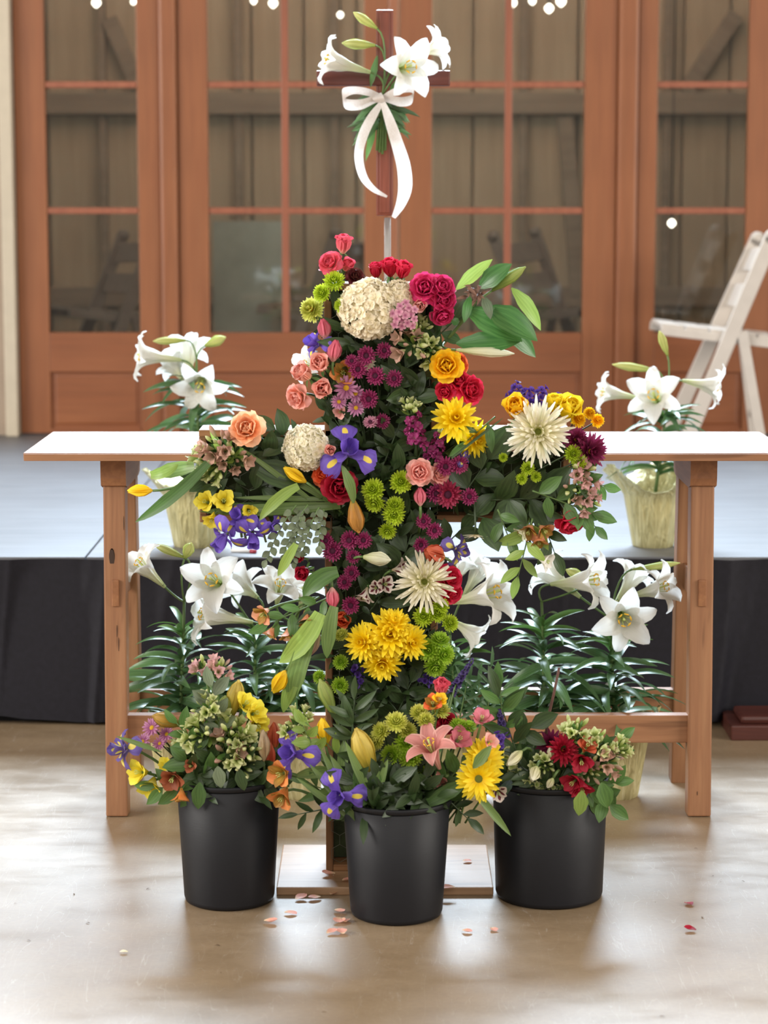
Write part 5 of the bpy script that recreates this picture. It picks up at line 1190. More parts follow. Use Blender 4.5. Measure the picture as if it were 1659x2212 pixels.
for a, b, n, l in (((640, 1090), (575, 1212), 14, 'eucalyptus sprig hanging next to the purple irises'), ((665, 1090), (612, 1200), 14, 'eucalyptus sprig hanging in the middle under the arm'), ((690, 1095), (655, 1190), 12, 'eucalyptus sprig hanging beside the upright'), ((700, 1100), (690, 1180), 10, 'short eucalyptus sprig against the upright'), ((650, 1120), (635, 1215), 12, 'eucalyptus sprig hanging lowest over the white lilies')):
    SPRIG(a, b, n, 15, 20, 'grey', l, Y=5.0, droop=.4, bend=.08)
# --- arm with the spider chrysanthemum
for x, y, s, f, l in ((1118, 848, 46, (-.3, .9, .4), 'purple statice tip farthest from the yellow buttons'), (1140, 862, 50, (0, 1, .4), 'purple statice just above the orange-yellow rose'), (1166, 856, 46, (.3, .9, .3), 'purple statice straight above the large spider chrysanthemum'), (1197, 872, 44, (.4, .8, .3), 'purple statice next to the yellow rose'), (1106, 862, 34, (-.5, .8, .3), 'small dark purple statice at the edge of its cluster')):
    F('statice', 'purple', x, y, s, f, l, Y=5.06, anchor=(1150, 940, 5.08))
F('rosebud', 'gold', 1118, 892, 66, (-.2, .6, .8), 'orange-yellow rose above the large spider chrysanthemum', Y=5.03)
F('rosebud', 'yellow', 1222, 892, 66, (.3, .6, .8), 'yellow rose beside the orange-yellow buttons', Y=5.03)
F('rosebud', 'yellow', 1200, 885, 50, (-.1, .9, .5), 'yellow rose with a pointed petal behind another', Y=5.05)
for x, y, s, l in ((1250, 906, 38, 'golden button chrysanthemum touching the yellow rose'), (1291, 908, 34, 'golden button chrysanthemum out on its own stalk'), (1274, 892, 30, 'golden button chrysanthemum between two others')):
    F('ball', 'gold', x, y, s, (.4, .4, .8), l, Y=5.02, anchor=(1215, 950, 5.07))
F('rose', 'dusty', 1098, 948, 52, (-.4, .1, .9), 'dusty pink rose half hidden beside the large spider chrysanthemum', Y=5.05)
F('spider', 'spider', 1162, 933, 136, (-.02, .2, 1), 'large cream spider chrysanthemum on the end of the arm', Y=4.985)
F('daisy', 'burgundy', 1243, 950, 60, (.2, .3, .9), 'burgundy daisy under the yellow rose', Y=5.02, center='full')
F('daisy', 'burgundy', 1274, 975, 84, (.6, 0, .8), 'large burgundy daisy at the end of the arm', Y=5.02, center='full')
for x, y, s, l in ((1238, 980, 42, 'lime chrysanthemum against the burgundy daisies, upper of two'), (1252, 996, 40, 'lime chrysanthemum against the burgundy daisies, lower of two'), (1140, 1012, 34, 'pale green button below the large spider chrysanthemum'), (1127, 1034, 28, 'tiny lime button below the pale green one'), (1158, 1030, 26, 'tiny lime button beside the pale green one'), (1087, 988, 22, 'tiny green button alone on the dark leaves')):
    F('pompon', 'green', x, y, s, (random.uniform(-.2, .3), .1, 1), l, Y=5.0, anchor=(1090, 1060, 5.07))
for x, y, s, f, c, l in ((1262, 1018, 70, (.5, .3, .8), 'blush', 'blush alstroemeria cluster below the large burgundy daisy'), (1240, 1060, 66, (.3, -.1, 1), 'dusty', 'dusty pink alstroemeria cluster amid the leaves of the arm end'), (1272, 1080, 62, (.7, -.3, .6), 'blush', 'blush alstroemeria cluster above the red hanging rose')):
    F('budcluster', c, x, y, s, f, l, Y=5.01, anchor=(1150, 1060, 5.07))
F('rose', 'red', 1231, 1128, 60, (.2, -.7, .7), 'red rose hanging under the end of the arm', Y=5.02, anchor=(1190, 1060, 5.06))
for x, y, s, f, c, l in ((1142, 1148, 54, (-.3, -.6, .7), 'dullorange', 'orange alstroemeria hanging beside a cream one'), (1176, 1146, 48, (.5, -.4, .7), 'dullorange', 'orange alstroemeria hanging under the dark leaves'), (1164, 1170, 46, (.1, -.8, .5), 'dullorange', 'orange alstroemeria hanging lowest under the arm'), (1126, 1152, 44, (-.6, -.6, .4), 'whitebud', 'cream alstroemeria hanging beside the orange ones'), (1180, 1212, 52, (.8, -.3, .4), 'white', 'cream white alstroemeria among hanging green leaves')):
    F('alstro', c, x, y, s, f, l, Y=5.0, anchor=(1140, 1090, 5.06))
F('daisy1', 'cream', 1027, 1155, 50, (0, -1, .12), 'pale yellow daisy hanging upside down on a thin stem', Y=5.02, anchor=(1020, 1060, 5.06))
for i, (a, b, n, lw, ll, g, l) in enumerate((((1000, 1070), (1060, 985), 4, 56, 80, 'dark', 'sprig of large dark leaves behind the pale violet iris'), ((1010, 1110), (1090, 1130), 4, 52, 76, 'dark', 'sprig of large dark leaves at the lower edge of the arm'), ((1060, 1080), (1200, 1075), 6, 50, 84, 'dark', 'sprig of large dark leaves in the middle of the arm'), ((1150, 1060), (1285, 1110), 7, 32, 62, 'mid', 'leafy green sprig at the arm end above the red rose'),
        ((1160, 1090), (1200, 1200), 5, 30, 64, 'dark', 'dark leafy sprig hanging beside the orange alstroemeria'), ((1150, 1120), (1118, 1250), 7, 26, 66, 'light', 'pale leafy sprig hanging beneath the arm'), ((1075, 1100), (1100, 1165), 4, 26, 56, 'mid', 'small leafy sprig hanging by the upside down daisy'), ((1070, 900), (1000, 960), 3, 22, 60, 'mid', 'leafy stem reaching from the yellow daisies to the orange-yellow rose'),
        ((1230, 1030), (1308, 1050), 5, 26, 46, 'mid', 'green leafy tip at the very end of the arm'), ((1240, 1090), (1288, 1140), 5, 22, 42, 'mid', 'green leafy tip above the red hanging rose'))):
    SPRIG(a, b, n, lw, ll, g, l, Y=5.04 if g == 'dark' else 5.01, prof=BROAD)
LEAF((975, 990), (1088, 902), 6, 'dark', 'thin green stem slanting from the yellow daisy to the arm', Y=5.0, sag=.02, prof=STRAP)
# --- leaves filling the cross
gsp = 'dark leafy sprigs packed in the upright'
DS = [((880, 900), (925, 780), 5, 40, 74, 'behind the yellow rose'), ((835, 860), (880, 790), 4, 34, 66, 'beside the highest maroon chrysanthemum'), ((770, 760), (745, 690), 4, 26, 80, 'by the small pink tulips'), ((860, 760), (840, 700), 4, 28, 72, 'right under the cream hydrangea'), ((920, 880), (870, 830), 4, 42, 72, 'between the maroon chrysanthemums and crimson roses'),
      ((830, 1000), (870, 900), 5, 34, 72, 'below the magenta stock'), ((820, 1060), (900, 980), 5, 36, 72, 'behind the pale pink rose'), ((880, 1150), (830, 1050), 5, 40, 66, 'behind the string of green chrysanthemums'), ((860, 1240), (890, 1150), 5, 44, 76, 'above the spider chrysanthemum'), ((800, 1320), (850, 1250), 6, 26, 84, 'between the streaked alstroemeria and yellow daisies'),
      ((760, 1240), (800, 1190), 4, 30, 60, 'around the pale lily bud'), ((860, 1540), (800, 1460), 6, 30, 70, 'below the yellow daisies, nearer the green lily bud'), ((850, 1560), (890, 1470), 6, 34, 70, 'below the yellow daisies, nearer the deep green chrysanthemums'), ((900, 1560), (940, 1480), 6, 30, 60, 'below the deep green chrysanthemums'), ((760, 1560), (770, 1500), 5, 28, 60, 'behind the tall green lily bud'),
      ((600, 1010), (560, 960), 3, 46, 76, 'beside the apricot rose'), ((640, 960), (590, 925), 3, 42, 70, 'between the apricot rose and ruffled cream head'), ((700, 900), (720, 830), 4, 26, 60, 'behind the lavender daisies'), ((760, 960), (720, 900), 3, 30, 60, 'above the big iris'), ((930, 1000), (985, 960), 3, 30, 60, 'below the yellow daisies of the crossing'),
      ((960, 1180), (1000, 1140), 3, 34, 60, 'behind the orange-red tulip'), ((930, 740), (985, 690), 4, 36, 60, 'below the deep pink roses'), ((540, 1060), (600, 1040), 4, 34, 70, 'among the stems of the arm'), ((480, 1050), (430, 1030), 4, 30, 56, 'above the yellow freesia')]
for a, b, n, lw, ll, l in DS: SPRIG(a, b, n, lw, ll, 'dark', 'dark leafy sprig ' + l, Y=5.065, prof=BROAD)
for a, b, n, l in (((985, 1590), (1010, 1470), 12, 'feathery green sprig behind the pink alstroemeria'), ((1050, 1580), (1060, 1440), 12, 'feathery green sprig below the white lily trumpet'), ((1020, 1590), (1035, 1480), 12, 'feathery green sprig beside the violet veronica')):
    SPRIG(a, b, n, 9, 50, 'fern', l, Y=4.98, spread=.8, name='feathery_sprig')
# uncountable leaf litter packed behind the wire
def litter(name, boxes, n, seed, mat, label, lens=(.03, .06), parent=None):
    rnd = random.Random(seed); parts = []
    for _ in range(n):
        x0, x1, y0, y1, z0, z1 = rnd.choice(boxes); p = Vector((rnd.uniform(x0, x1), rnd.uniform(y0, y1), rnd.uniform(z0, z1)))
        d = Vector((rnd.uniform(-1, 1), rnd.uniform(-.9, .3), rnd.uniform(-.6, 1))).normalized(); L = rnd.uniform(*lens)
        parts.append(leaf_strip(p, p + d * L, L * rnd.uniform(.25, .5), (rnd.uniform(-.6, .6), -1, rnd.uniform(-.2, .8)), .12, 0, .2, BROAD, 4, 2))
    o = put(name, mesh(name, *merge(parts)), mat); tag(o, label, 'leaves', kind='stuff'); return o
ub = (ux0 + .01, ux1 - .01, YC0 - .035, YC0 + .02)
litter('packed_leaves', [ub + (P(0, 1560, YC0).z, P(0, 700, YC0).z)] * 4 + [(ax0 + .03, ax1 - .03, YC0 - .03, YC0 + .02, az0, az1)] * 2, 900, 31, G_dark, 'dark tangled leaves packed behind the wire of the flower cross')
# ================================================================ FLOWERS IN THE BUCKETS
def BA(k, dx=0.0, dz=.75):
    c, r, zt = BUCK[k]; return Vector((c.x + dx * r, c.y + .02, zt * dz))
YB_ = 4.90
# --- bucket with the leaning iris
L_ = lambda dx=0: BA('L', dx)
F('budcluster', 'blush', 440, 1446, 60, (-.2, .9, .4), 'pink-tipped alstroemeria buds standing highest, nearer the table leg', Y=4.95, anchor=L_())
F('budcluster', 'blush', 472, 1446, 58, (.2, .9, .4), 'pink-tipped alstroemeria buds standing highest, nearer the yellow lily buds', Y=4.94, anchor=L_())
AB('lilybud', 'lilybudyellow', (500, 1548), (516, 1468), 42, 'large yellow lily bud standing upright beside yellow alstroemeria', Y=4.90, anchor=L_(.1))
AB('lilybud', 'lilybudgreen', (482, 1550), (487, 1502), 32, 'shorter green lily bud leaning on the large yellow one', Y=4.89, anchor=L_(.1))
AB('lilybud', 'lilybudamber', (392, 1566), (328, 1546), 36, 'amber lily bud lying sideways toward the table leg', Y=4.89, anchor=L_(-.1))
for x, y, s, f, l in ((530, 1520, 60, (.5, .6, .6), 'yellow alstroemeria tucked beside the large yellow lily bud'), (552, 1540, 62, (.6, .3, .8), 'yellow alstroemeria above another, over the bucket by the white-peach tulip'), (556, 1566, 62, (.4, -.4, .9), 'yellow alstroemeria facing down above the white-peach tulip'),
                      (300, 1668, 66, (-.7, .2, .7), 'yellow alstroemeria drooping next to the leaning iris'), (326, 1700, 66, (-.2, -.6, .8), 'yellow alstroemeria hanging lowest beside the bucket'), (358, 1652, 40, (-.3, .5, .8), 'small yellow alstroemeria behind the russet one')):
    F('alstro', 'softyellow', x, y, s, f, l, Y=4.88, anchor=L_(-.3 if x < 400 else .3))
F('iris', 'irispale', 268, 1618, 92, (-.8, .1, .5), 'purple iris leaning far out of the bucket over the table leg', Y=4.89, roll=.9, anchor=L_(-.4))
for x, y, s, l in ((328, 1572, 44, 'pink-lilac daisy, highest of its spray by the amber lily bud'), (308, 1602, 38, 'pink-lilac daisy nearest the leaning iris'), (360, 1586, 36, 'pink-lilac daisy right under the amber lily bud'), (345, 1606, 34, 'pink-lilac daisy lowest of its spray')):
    F('daisy1', 'lavender', x, y, s, (-.4, .5, .7), l, Y=4.92, anchor=L_(-.3))
for x, y, s, f, c, l in ((372, 1682, 64, (-.2, -.4, .9), 'russet', 'russet brown alstroemeria between yellow ones and the bucket'), (391, 1722, 50, (0, -1, .3), 'tangerine', 'orange alstroemeria hanging head down over the bucket rim'), (412, 1655, 34, (-.3, .2, .9), 'russet', 'small russet bud amid the leaves of the bucket')):
    F('alstro', c, x, y, s, f, l, Y=4.84, anchor=L_(-.2))
k = 0
for x, y, s, c, l in ((430, 1580, 72, 'palegreen', 'beside the tip of the amber lily bud'), (470, 1570, 76, 'palegreen', 'straight under the pink-tipped buds'), (505, 1590, 80, 'palegreen', 'at the foot of the large yellow lily bud'), (455, 1615, 82, 'palegreen', 'in the heart of the leaning iris bucket'), (500, 1625, 80, 'dusty', 'below the large yellow lily bud'),
                      (425, 1625, 72, 'dusty', 'behind the small russet bud'), (535, 1615, 74, 'palegreen', 'under the yellow alstroemeria pair'), (470, 1650, 74, 'palegreen', 'just above the grey leaf at the rim'), (525, 1650, 66, 'palegreen', 'at the rim beside the white-peach tulip'), (400, 1600, 64, 'palegreen', 'under the lying amber lily bud'), (445, 1535, 60, 'palegreen', 'on the leafy stem below the pink-tipped buds')):
    F('budcluster', c, x, y, s, ((x - 480) / 120, .5, .8), ('half-open pale green alstroemeria ' if c == 'palegreen' else 'dusty pink alstroemeria cluster ') + l, Y=4.86 + .06 * (k % 2), anchor=L_((x - 490) / 300), group='alstroemeria clusters filling the leaning iris bucket'); k += 1
AB('tulip', 'tulippeach', (570, 1645), (567, 1582), 34, 'white-peach tulip beside the red-orange tulips', Y=4.87, anchor=L_(.6))
AB('tulip', 'tulipred', (590, 1628), (592, 1566), 32, 'red-orange tulip behind the white-peach one', Y=4.90, anchor=L_(.7))
AB('tulip', 'tulipred', (585, 1662), (583, 1606), 30, 'dark red-orange tulip pressed against the white-peach one', Y=4.88, anchor=L_(.7))
for a, b, n, lw, ll, g, l in (((470, 1700), (400, 1640), 6, 34, 62, 'mid', 'leafy sprig leaning toward the russet alstroemeria'), ((480, 1700), (440, 1600), 6, 32, 58, 'dark', 'dark leafy sprig in the middle of the leaning iris bucket'), ((500, 1700), (540, 1620), 6, 34, 58, 'dark', 'dark leafy sprig below the yellow alstroemeria pair'), ((460, 1710), (330, 1700), 8, 28, 52, 'mid', 'leafy sprig drooping under the yellow alstroemeria'), ((480, 1600), (455, 1480), 7, 32, 56, 'grey', 'grey-green leafy stem of the pink-tipped buds'), ((450, 1640), (380, 1560), 7, 22, 48, 'mid', 'leafy sprig beneath the amber lily bud'), ((520, 1700), (590, 1690), 5, 30, 52, 'dark', 'dark leafy sprig toward the orange alstroemeria pair')):
    SPRIG(a, b, n, lw, ll, g, l, Y=4.87, prof=BROAD)
for a, b, w, g, l in (((432, 1690), (428, 1748), 34, 'mid', 'pointed leaf hanging over the rim beside the head down orange bloom'), ((470, 1655), (478, 1702), 30, 'grey', 'grey leaf pointing down at the rim below the bud clusters'), ((515, 1660), (528, 1708), 28, 'dark', 'dark leaf at the rim of the leaning iris bucket'), ((350, 1625), (250, 1590), 12, 'tulip', 'slim leaf arching over the leaning iris')):
    LEAF(a, b, w, g, l, Y=4.835, sag=.08, prof=BROAD)
# --- middle bucket
C_ = lambda dx=0: BA('C', dx)
YM = 4.82
F('iris', 'iris', 632, 1628, 108, (-.35, .3, .85), 'purple iris above the orange alstroemeria pair', Y=4.82, roll=.5, anchor=C_(-.5))
F('iris', 'iris', 733, 1718, 112, (-.2, .1, 1), 'purple iris hanging over the rim of its bucket', Y=4.74, roll=2.6, anchor=C_(-.4))
AB('tulip', 'yellowtulip', (704, 1612), (697, 1556), 40, 'bright yellow tulip standing behind the large yellow lily bud', Y=4.84, anchor=C_(-.3))
AB('lilybud', 'lilybudyellow', (806, 1672), (768, 1572), 58, 'largest yellow lily bud rising from the middle bucket', Y=4.80, anchor=C_(-.1))
AB('lilybud', 'lilybudgreen', (722, 1545), (690, 1466), 34, 'tall green lily bud rising in front of the cross upright', Y=4.86, anchor=C_(-.3))
for x, y, s, f, l in ((606, 1672, 70, (-.6, 0, .8), 'orange alstroemeria under the purple iris, upper of two'), (608, 1722, 68, (-.4, -.6, .7), 'orange alstroemeria under the purple iris, lower of two')):
    F('alstro', 'tangerine', x, y, s, f, l, Y=4.80, anchor=C_(-.7))
for x, y, s, f, c, l in ((856, 1560, 54, (0, .7, .8), 'olive', 'yellow-green chrysanthemum topmost of the middle bucket cluster'), (822, 1580, 48, (-.5, .5, .8), 'olive', 'yellow-green chrysanthemum leaning toward the largest lily bud'), (812, 1600, 46, (-.6, .1, .8), 'olive', 'yellow-green chrysanthemum beside the largest lily bud'), (880, 1578, 46, (.3, .6, .8), 'olive', 'yellow-green chrysanthemum behind the deep green ones'),
                         (905, 1540, 46, (0, .8, .7), 'olive', 'yellow-green chrysanthemum under the red and orange alstroemeria'), (920, 1556, 44, (.2, .6, .8), 'olive', 'yellow-green chrysanthemum next to the crimson rosebud'), (952, 1534, 46, (.3, .7, .7), 'olive', 'yellow-green chrysanthemum beside the red rose'), (878, 1604, 58, (.2, .4, 1), 'lime', 'deep green chrysanthemum beside the pink lily, upper'), (846, 1632, 54, (-.3, .1, 1), 'lime', 'deep green chrysanthemum in the middle bucket facing the largest lily bud'), (886, 1634, 58, (.2, .1, 1), 'lime', 'deep green chrysanthemum touching the petals of the pink lily'), (864, 1660, 48, (-.1, -.5, .8), 'lime', 'dull green chrysanthemum lowest in the middle bucket'), (905, 1666, 38, (.2, -.4, .8), 'lime', 'small green chrysanthemum under the pink lily'),
                         (990, 1568, 44, (.2, .9, .4), 'lime', 'green chrysanthemum seen edge-on below the pink alstroemeria'), (1012, 1570, 40, (.3, .9, .3), 'lime', 'green chrysanthemum edge-on right under the highest pink alstroemeria')):
    F('pompon', c, x, y, s, f, l, Y=4.80 + random.uniform(0, .04), anchor=C_((x - 856) / 250))
pl = empty('lily', P(950, 1660, 4.80)); tag(pl, 'open pink lily with recurved petals in the middle bucket', 'flower')
lily_bloom(pl, P(968, 1680, 4.82), P(944, 1622, 4.775), 122 * mpp(4.8), C_(.4), .5, 'pinklily', part=False, slim=True)
for x, y, s, f, c, l in ((946, 1686, 56, (0, -.7, .8), 'pinklily', 'dusky pink alstroemeria facing down below the pink lily'), (992, 1596, 62, (.3, .5, .8), 'pink', 'pink alstroemeria between the pink lily and the yellow daisies'), (1041, 1552, 54, (.1, .8, .6), 'pink', 'pink alstroemeria standing highest by the violet veronica'), (1058, 1602, 44, (.5, .4, .7), 'palepink', 'salmon alstroemeria bud above the yellow daisies'),
                         (935, 1520, 48, (-.1, .6, .8), 'orange', 'red-orange alstroemeria above the yellow-green chrysanthemums'), (950, 1512, 40, (.2, .8, .6), 'gold', 'golden alstroemeria behind the red-orange one'), (1076, 1712, 46, (.2, -.3, 1), 'striped', 'greyish white alstroemeria with dark marks between two buckets')):
    F('alstro', c, x, y, s, f, l, Y=4.80, anchor=C_((x - 856) / 180))
F('rosebud', 'coral', 952, 1494, 44, (.1, .9, .5), 'coral red rosebud above the golden alstroemeria', Y=4.86, anchor=C_(.4))
F('rose', 'crimson', 965, 1562, 46, (.2, .3, .9), 'crimson rose between green chrysanthemums and the pink alstroemeria', Y=4.84, anchor=C_(.4))
F('daisy', 'yellow', 1034, 1682, 96, (-.05, .1, 1), 'yellow daisy with a green eye facing straight out', Y=4.76, anchor=C_(.7), center='dgreen')
F('daisy', 'yellow', 1045, 1640, 94, (.35, .5, .8), 'yellow daisy half hidden behind the one with the green eye', Y=4.80, anchor=C_(.8), center='dgreen')
LEAF((1022, 1660), (1062, 1610), 26, 'tulip', 'pale lily leaf lying across the yellow daisies', Y=4.74, sag=.1, prof=BROAD)
F('statice', 'purple', 1076, 1600, 46, (.1, .8, .6), 'bright purple statice beside the bent green spike', Y=4.84, anchor=C_(.8))
def SPIKE(a, b, w, col, n, label, Y, name='veronica_spike', sz=1.0, bend=0.0, anchor=None):
    A, B = P(a[0], a[1], Y), P(b[0], b[1], Y - .01); t = empty(name, A); tag(t, label, 'flower'); rnd = random.Random(int(a[0])); d = B - A
    sd = d.cross(Vector((0, -1, 0))).normalized(); pts = bez(A, (A + B) / 2 + sd * bend * d.length, B, n=12)
    put('stem', mesh('stem', *tube_geo([p - A for p in pts], .002, 5)), G_stem, t)
    fl = cached('stat_fl', lambda: merge([petal_geo(.5, [(0, 20), (1, 70)], [(0, .05), (.7, .2), (1, .14)], .2, .02, -.2, 3, 2, .05, k, rot=1.05 * k) for k in range(6)]))
    for k in range(n):
        u = k / (n - 1); i = min(int(u * 12), 11); p = pts[i].lerp(pts[i + 1], u * 12 - i) - A; a_ = k * 2.4; tg = (pts[i + 1] - pts[i]).normalized(); o1 = tg.orthogonal().normalized(); o2 = tg.cross(o1)
        r = o1 * math.cos(a_) + o2 * math.sin(a_); ww = w * mpp(Y) * (1 - .6 * u); M = frame(r + tg * .5, a_) @ Matrix.Diagonal((ww * .8 * sz, ww * .8 * sz, ww * .8 * sz, 1)); M.translation = p + r * ww * .25
        put('floret', fl, mt(col), t, M)
    if anchor is not None: stem_to(t, A, A - d * .3, anchor, .002, name='lower_stem')
    return t
SPIKE((985, 1480), (1022, 1424), 24, 'violet', 26, 'dark violet veronica spike below the white lily trumpet', 4.92, anchor=C_(.6))
SPIKE((975, 1500), (1000, 1450), 22, 'violet', 20, 'dark violet veronica spike beside the deep green chrysanthemums', 4.94, anchor=C_(.5))
SPIKE((1090, 1590), (1078, 1536), 30, 'violet', 30, 'grey-violet veronica spike next to the highest pink alstroemeria', 4.88, anchor=C_(.9))
for a, b, n, lw, ll, g, l in (((800, 1740), (700, 1640), 6, 26, 80, 'tulip', 'tulip leaves fanning out behind the hanging iris'), ((790, 1740), (660, 1690), 7, 22, 70, 'mid', 'leafy stem under the purple iris of the middle bucket'), ((800, 1700), (760, 1560), 6, 28, 72, 'dark', 'dark leafy sprig behind the largest lily bud'), ((860, 1740), (850, 1660), 6, 30, 46, 'dark', 'dark leafy stem of the green chrysanthemums'), ((880, 1740), (900, 1670), 6, 28, 46, 'dark', 'dark leafy stem below the pink lily'), ((920, 1740), (1000, 1650), 6, 30, 62, 'mid', 'leafy sprig beneath the yellow daisies'), ((760, 1600), (765, 1510), 8, 18, 66, 'dark', 'rosette of narrow dark leaves before the cross upright'), ((740, 1740), (640, 1760), 6, 16, 52, 'dark', 'narrow leaves drooping beside the middle bucket under the iris'), ((960, 1720), (1012, 1770), 6, 18, 46, 'dark', 'narrow leaves drooping beside the middle bucket under the daisies'), ((840, 1740), (660, 1560), 6, 22, 60, 'light', 'pale leafy stem behind the bright yellow tulip'), ((690, 1640), (650, 1560), 6, 24, 40, 'light', 'pale green bud sprig above the purple iris')):
    SPRIG(a, b, n, lw, ll, g, l, Y=4.83, prof=BROAD)
for x, y, s, l in ((650, 1560, 62, 'pale cream bud cluster beside the red-orange tulips'), (628, 1580, 56, 'pale cream bud cluster just above the purple iris')):
    F('budcluster', 'palegreen', x, y, s, (-.2, .8, .6), l, Y=4.86, anchor=C_(-.6))
for a, b, w, g, l in (((790, 1760), (712, 1630), 22, 'tulip', 'long tulip leaf slanting up toward the bright yellow tulip'), ((770, 1770), (668, 1650), 18, 'tulip', 'long tulip stem slanting up toward the purple iris'), ((800, 1740), (838, 1640), 22, 'tulip', 'narrow leaf standing before the largest lily bud'), ((775, 1735), (768, 1655), 20, 'mid', 'short pointed leaf behind the hanging iris'), ((760, 1750), (690, 1612), 16, 'tulip', 'slim tulip stem rising to the bright yellow tulip'), ((745, 1760), (640, 1680), 14, 'tulip', 'slim green stem behind the hanging iris'), ((810, 1745), (745, 1600), 20, 'tulip', 'long narrow leaf between the yellow tulip and largest lily bud'), ((822, 1740), (812, 1650), 18, 'mid', 'narrow leaf at the foot of the largest lily bud'), ((925, 1735), (1010, 1688), 34, 'mid', 'broad lily leaf lying under the pink lily'), ((1020, 1702), (1104, 1806), 18, 'tulip', 'long strap leaf hanging down between two buckets'), ((845, 1700), (870, 1738), 40, 'dark', 'dark leaf folded over the rim of the middle bucket')):
    LEAF(a, b, w, g, l, Y=4.775, sag=.05, prof=STRAP)
# --- bucket with the bare twig
R_ = lambda dx=0: BA('R', dx)
SPIKE((1085, 1612), (1215, 1700), 34, 'palegreen', 40, 'bent pale green flower spike arching over the white tulip buds', 4.88, name='green_spike', bend=.42, sz=1.1)
AB('tulip', 'tulipwhite', (1128, 1622), (1098, 1650), 28, 'white tulip bud under the arch of the bent green spike', Y=4.84, dY=-.03, anchor=R_(-.3))
AB('tulip', 'tulipwhite', (1160, 1655), (1150, 1684), 28, 'white tulip bud facing down at the rim', Y=4.82, dY=-.03, anchor=R_(-.1))
AB('tulip', 'tulipwhite', (1192, 1640), (1188, 1616), 20, 'small white tulip bud against the burgundy daisy', Y=4.86, anchor=R_(0))
AB('tulip', 'tulipwhite', (1195, 1680), (1183, 1700), 20, 'greenish white bud resting on the rim', Y=4.83, anchor=R_(0))
F('daisy', 'burgundy', 1190, 1606, 66, (-.3, .6, .8), 'burgundy daisy beside the red one in the twig bucket', Y=4.90, anchor=R_(), center='full')
F('daisy', 'crimson', 1216, 1620, 68, (.1, .3, 1), 'red daisy in the middle of the twig bucket', Y=4.86, anchor=R_(.1), center='full')
for x, y, s, f, c, l in ((1256, 1645, 58, (0, -.3, .9), 'crimson', 'dark red alstroemeria below the cream buds'), (1268, 1612, 54, (.3, .7, .6), 'tulipred', 'orange-red alstroemeria behind the dark red one'), (1238, 1690, 62, (-.6, -.3, .8), 'crimson', 'red alstroemeria drooping over the rim, inner of two'), (1256, 1702, 62, (.2, -.8, .6), 'crimson', 'red alstroemeria with white streaks hanging lowest over the rim')):
    F('alstro', c, x, y, s, f, l, Y=4.83, anchor=R_(.3))
for x, y, s, f, c, l in ((1240, 1578, 64, (0, .9, .4), 'palegreen', 'cream and green bud cluster standing highest in the twig bucket'), (1290, 1605, 64, (.3, .8, .5), 'palegreen', 'pale green bud cluster above the outer leaves of the twig bucket'), (1312, 1640, 70, (.7, .3, .7), 'dusty', 'green and dusty pink cluster at the outer edge of the twig bucket'), (1275, 1665, 60, (.3, .1, .9), 'dusty', 'dusty bud cluster beside the hanging red alstroemeria'), (1175, 1650, 50, (-.1, .2, .9), 'palegreen', 'pale bud cluster inside the arch of the bent spike'), (1340, 1620, 50, (.8, .5, .5), 'palegreen', 'pale green buds reaching toward the foil pot')):
    F('budcluster', c, x, y, s, f, l, Y=4.86, anchor=R_(.3))
for a, b, n, lw, ll, g, l in (((1230, 1700), (1340, 1600), 9, 24, 44, 'mid', 'bright leafy sprig at the outer edge of the twig bucket'), ((1230, 1700), (1330, 1690), 8, 30, 56, 'mid', 'leafy sprig drooping before the foil pot'), ((1200, 1700), (1240, 1620), 6, 30, 56, 'dark', 'dark leafy sprig behind the red daisies'), ((1180, 1710), (1110, 1640), 7, 22, 70, 'dark', 'dark narrow leaves below the white tulip buds'), ((1180, 1710), (1140, 1660), 6, 20, 60, 'dark', 'dark narrow leaves at the rim below the bent spike'), ((1270, 1700), (1320, 1740), 5, 34, 56, 'mid', 'leafy sprig hanging down over the rim toward the foil pot'), ((1120, 1640), (1075, 1500), 7, 28, 76, 'dark', 'dark leafy branch rising between two buckets'), ((1090, 1600), (1080, 1480), 7, 24, 64, 'mid', 'green leafy branch rising by the white lily stem'), ((1110, 1590), (1150, 1570), 3, 34, 60, 'dark', 'dark leaves lying against the table stretcher')):
    SPRIG(a, b, n, lw, ll, g, l, Y=4.88, prof=BROAD)
LEAF((1258, 1708), (1250, 1762), 34, 'light', 'pale pointed leaf hanging over the rim under the red alstroemeria', Y=4.81, sag=.08, prof=BROAD)
LEAF((1300, 1690), (1312, 1745), 40, 'mid', 'broad green leaf hanging over the rim beside the foil pot', Y=4.84, sag=.1, prof=BROAD)
tw = empty('twig', P(1180, 1590, 4.92)); tag(tw, 'bare dark brown twig sticking up out of the bucket', 'twig')
M_twig = plain('twig_bark', '#5a3a30', .7, var=.3, scale=60)
put('twig_stem', mesh('twig_stem', *tube_geo([p - tw.location for p in [BA('R', 0), P(1178, 1600, 4.92), P(1184, 1550, 4.92), P(1196, 1500, 4.92), P(1208, 1442, 4.92)]], [.004, .004, .0035, .003, .003], 8)), M_twig, tw)
put('side_twig', mesh('side_twig', *tube_geo([P(1180, 1582, 4.92) - tw.location, P(1165, 1582, 4.915) - tw.location, P(1150, 1584, 4.91) - tw.location], [.002, .0016, .0012], 6)), M_twig, tw)
for k, (key, n, mn) in enumerate((('L', 260, 0), ('C', 260, 0), ('R', 260, 0))):
    c, r, zt = BUCK[key]
    lab = {'L': 'tangled leaves and stems filling the leaning iris bucket', 'C': 'tangled leaves and stems filling the middle bucket', 'R': 'tangled leaves and stems filling the twig bucket'}[key]
    litter('bucket_foliage', [(c.x - r * .75, c.x + r * .75, c.y - r * .7, c.y + r * .7, zt - .02, zt + .05)], n, 40 + k, G_dark, lab, (.04, .075))
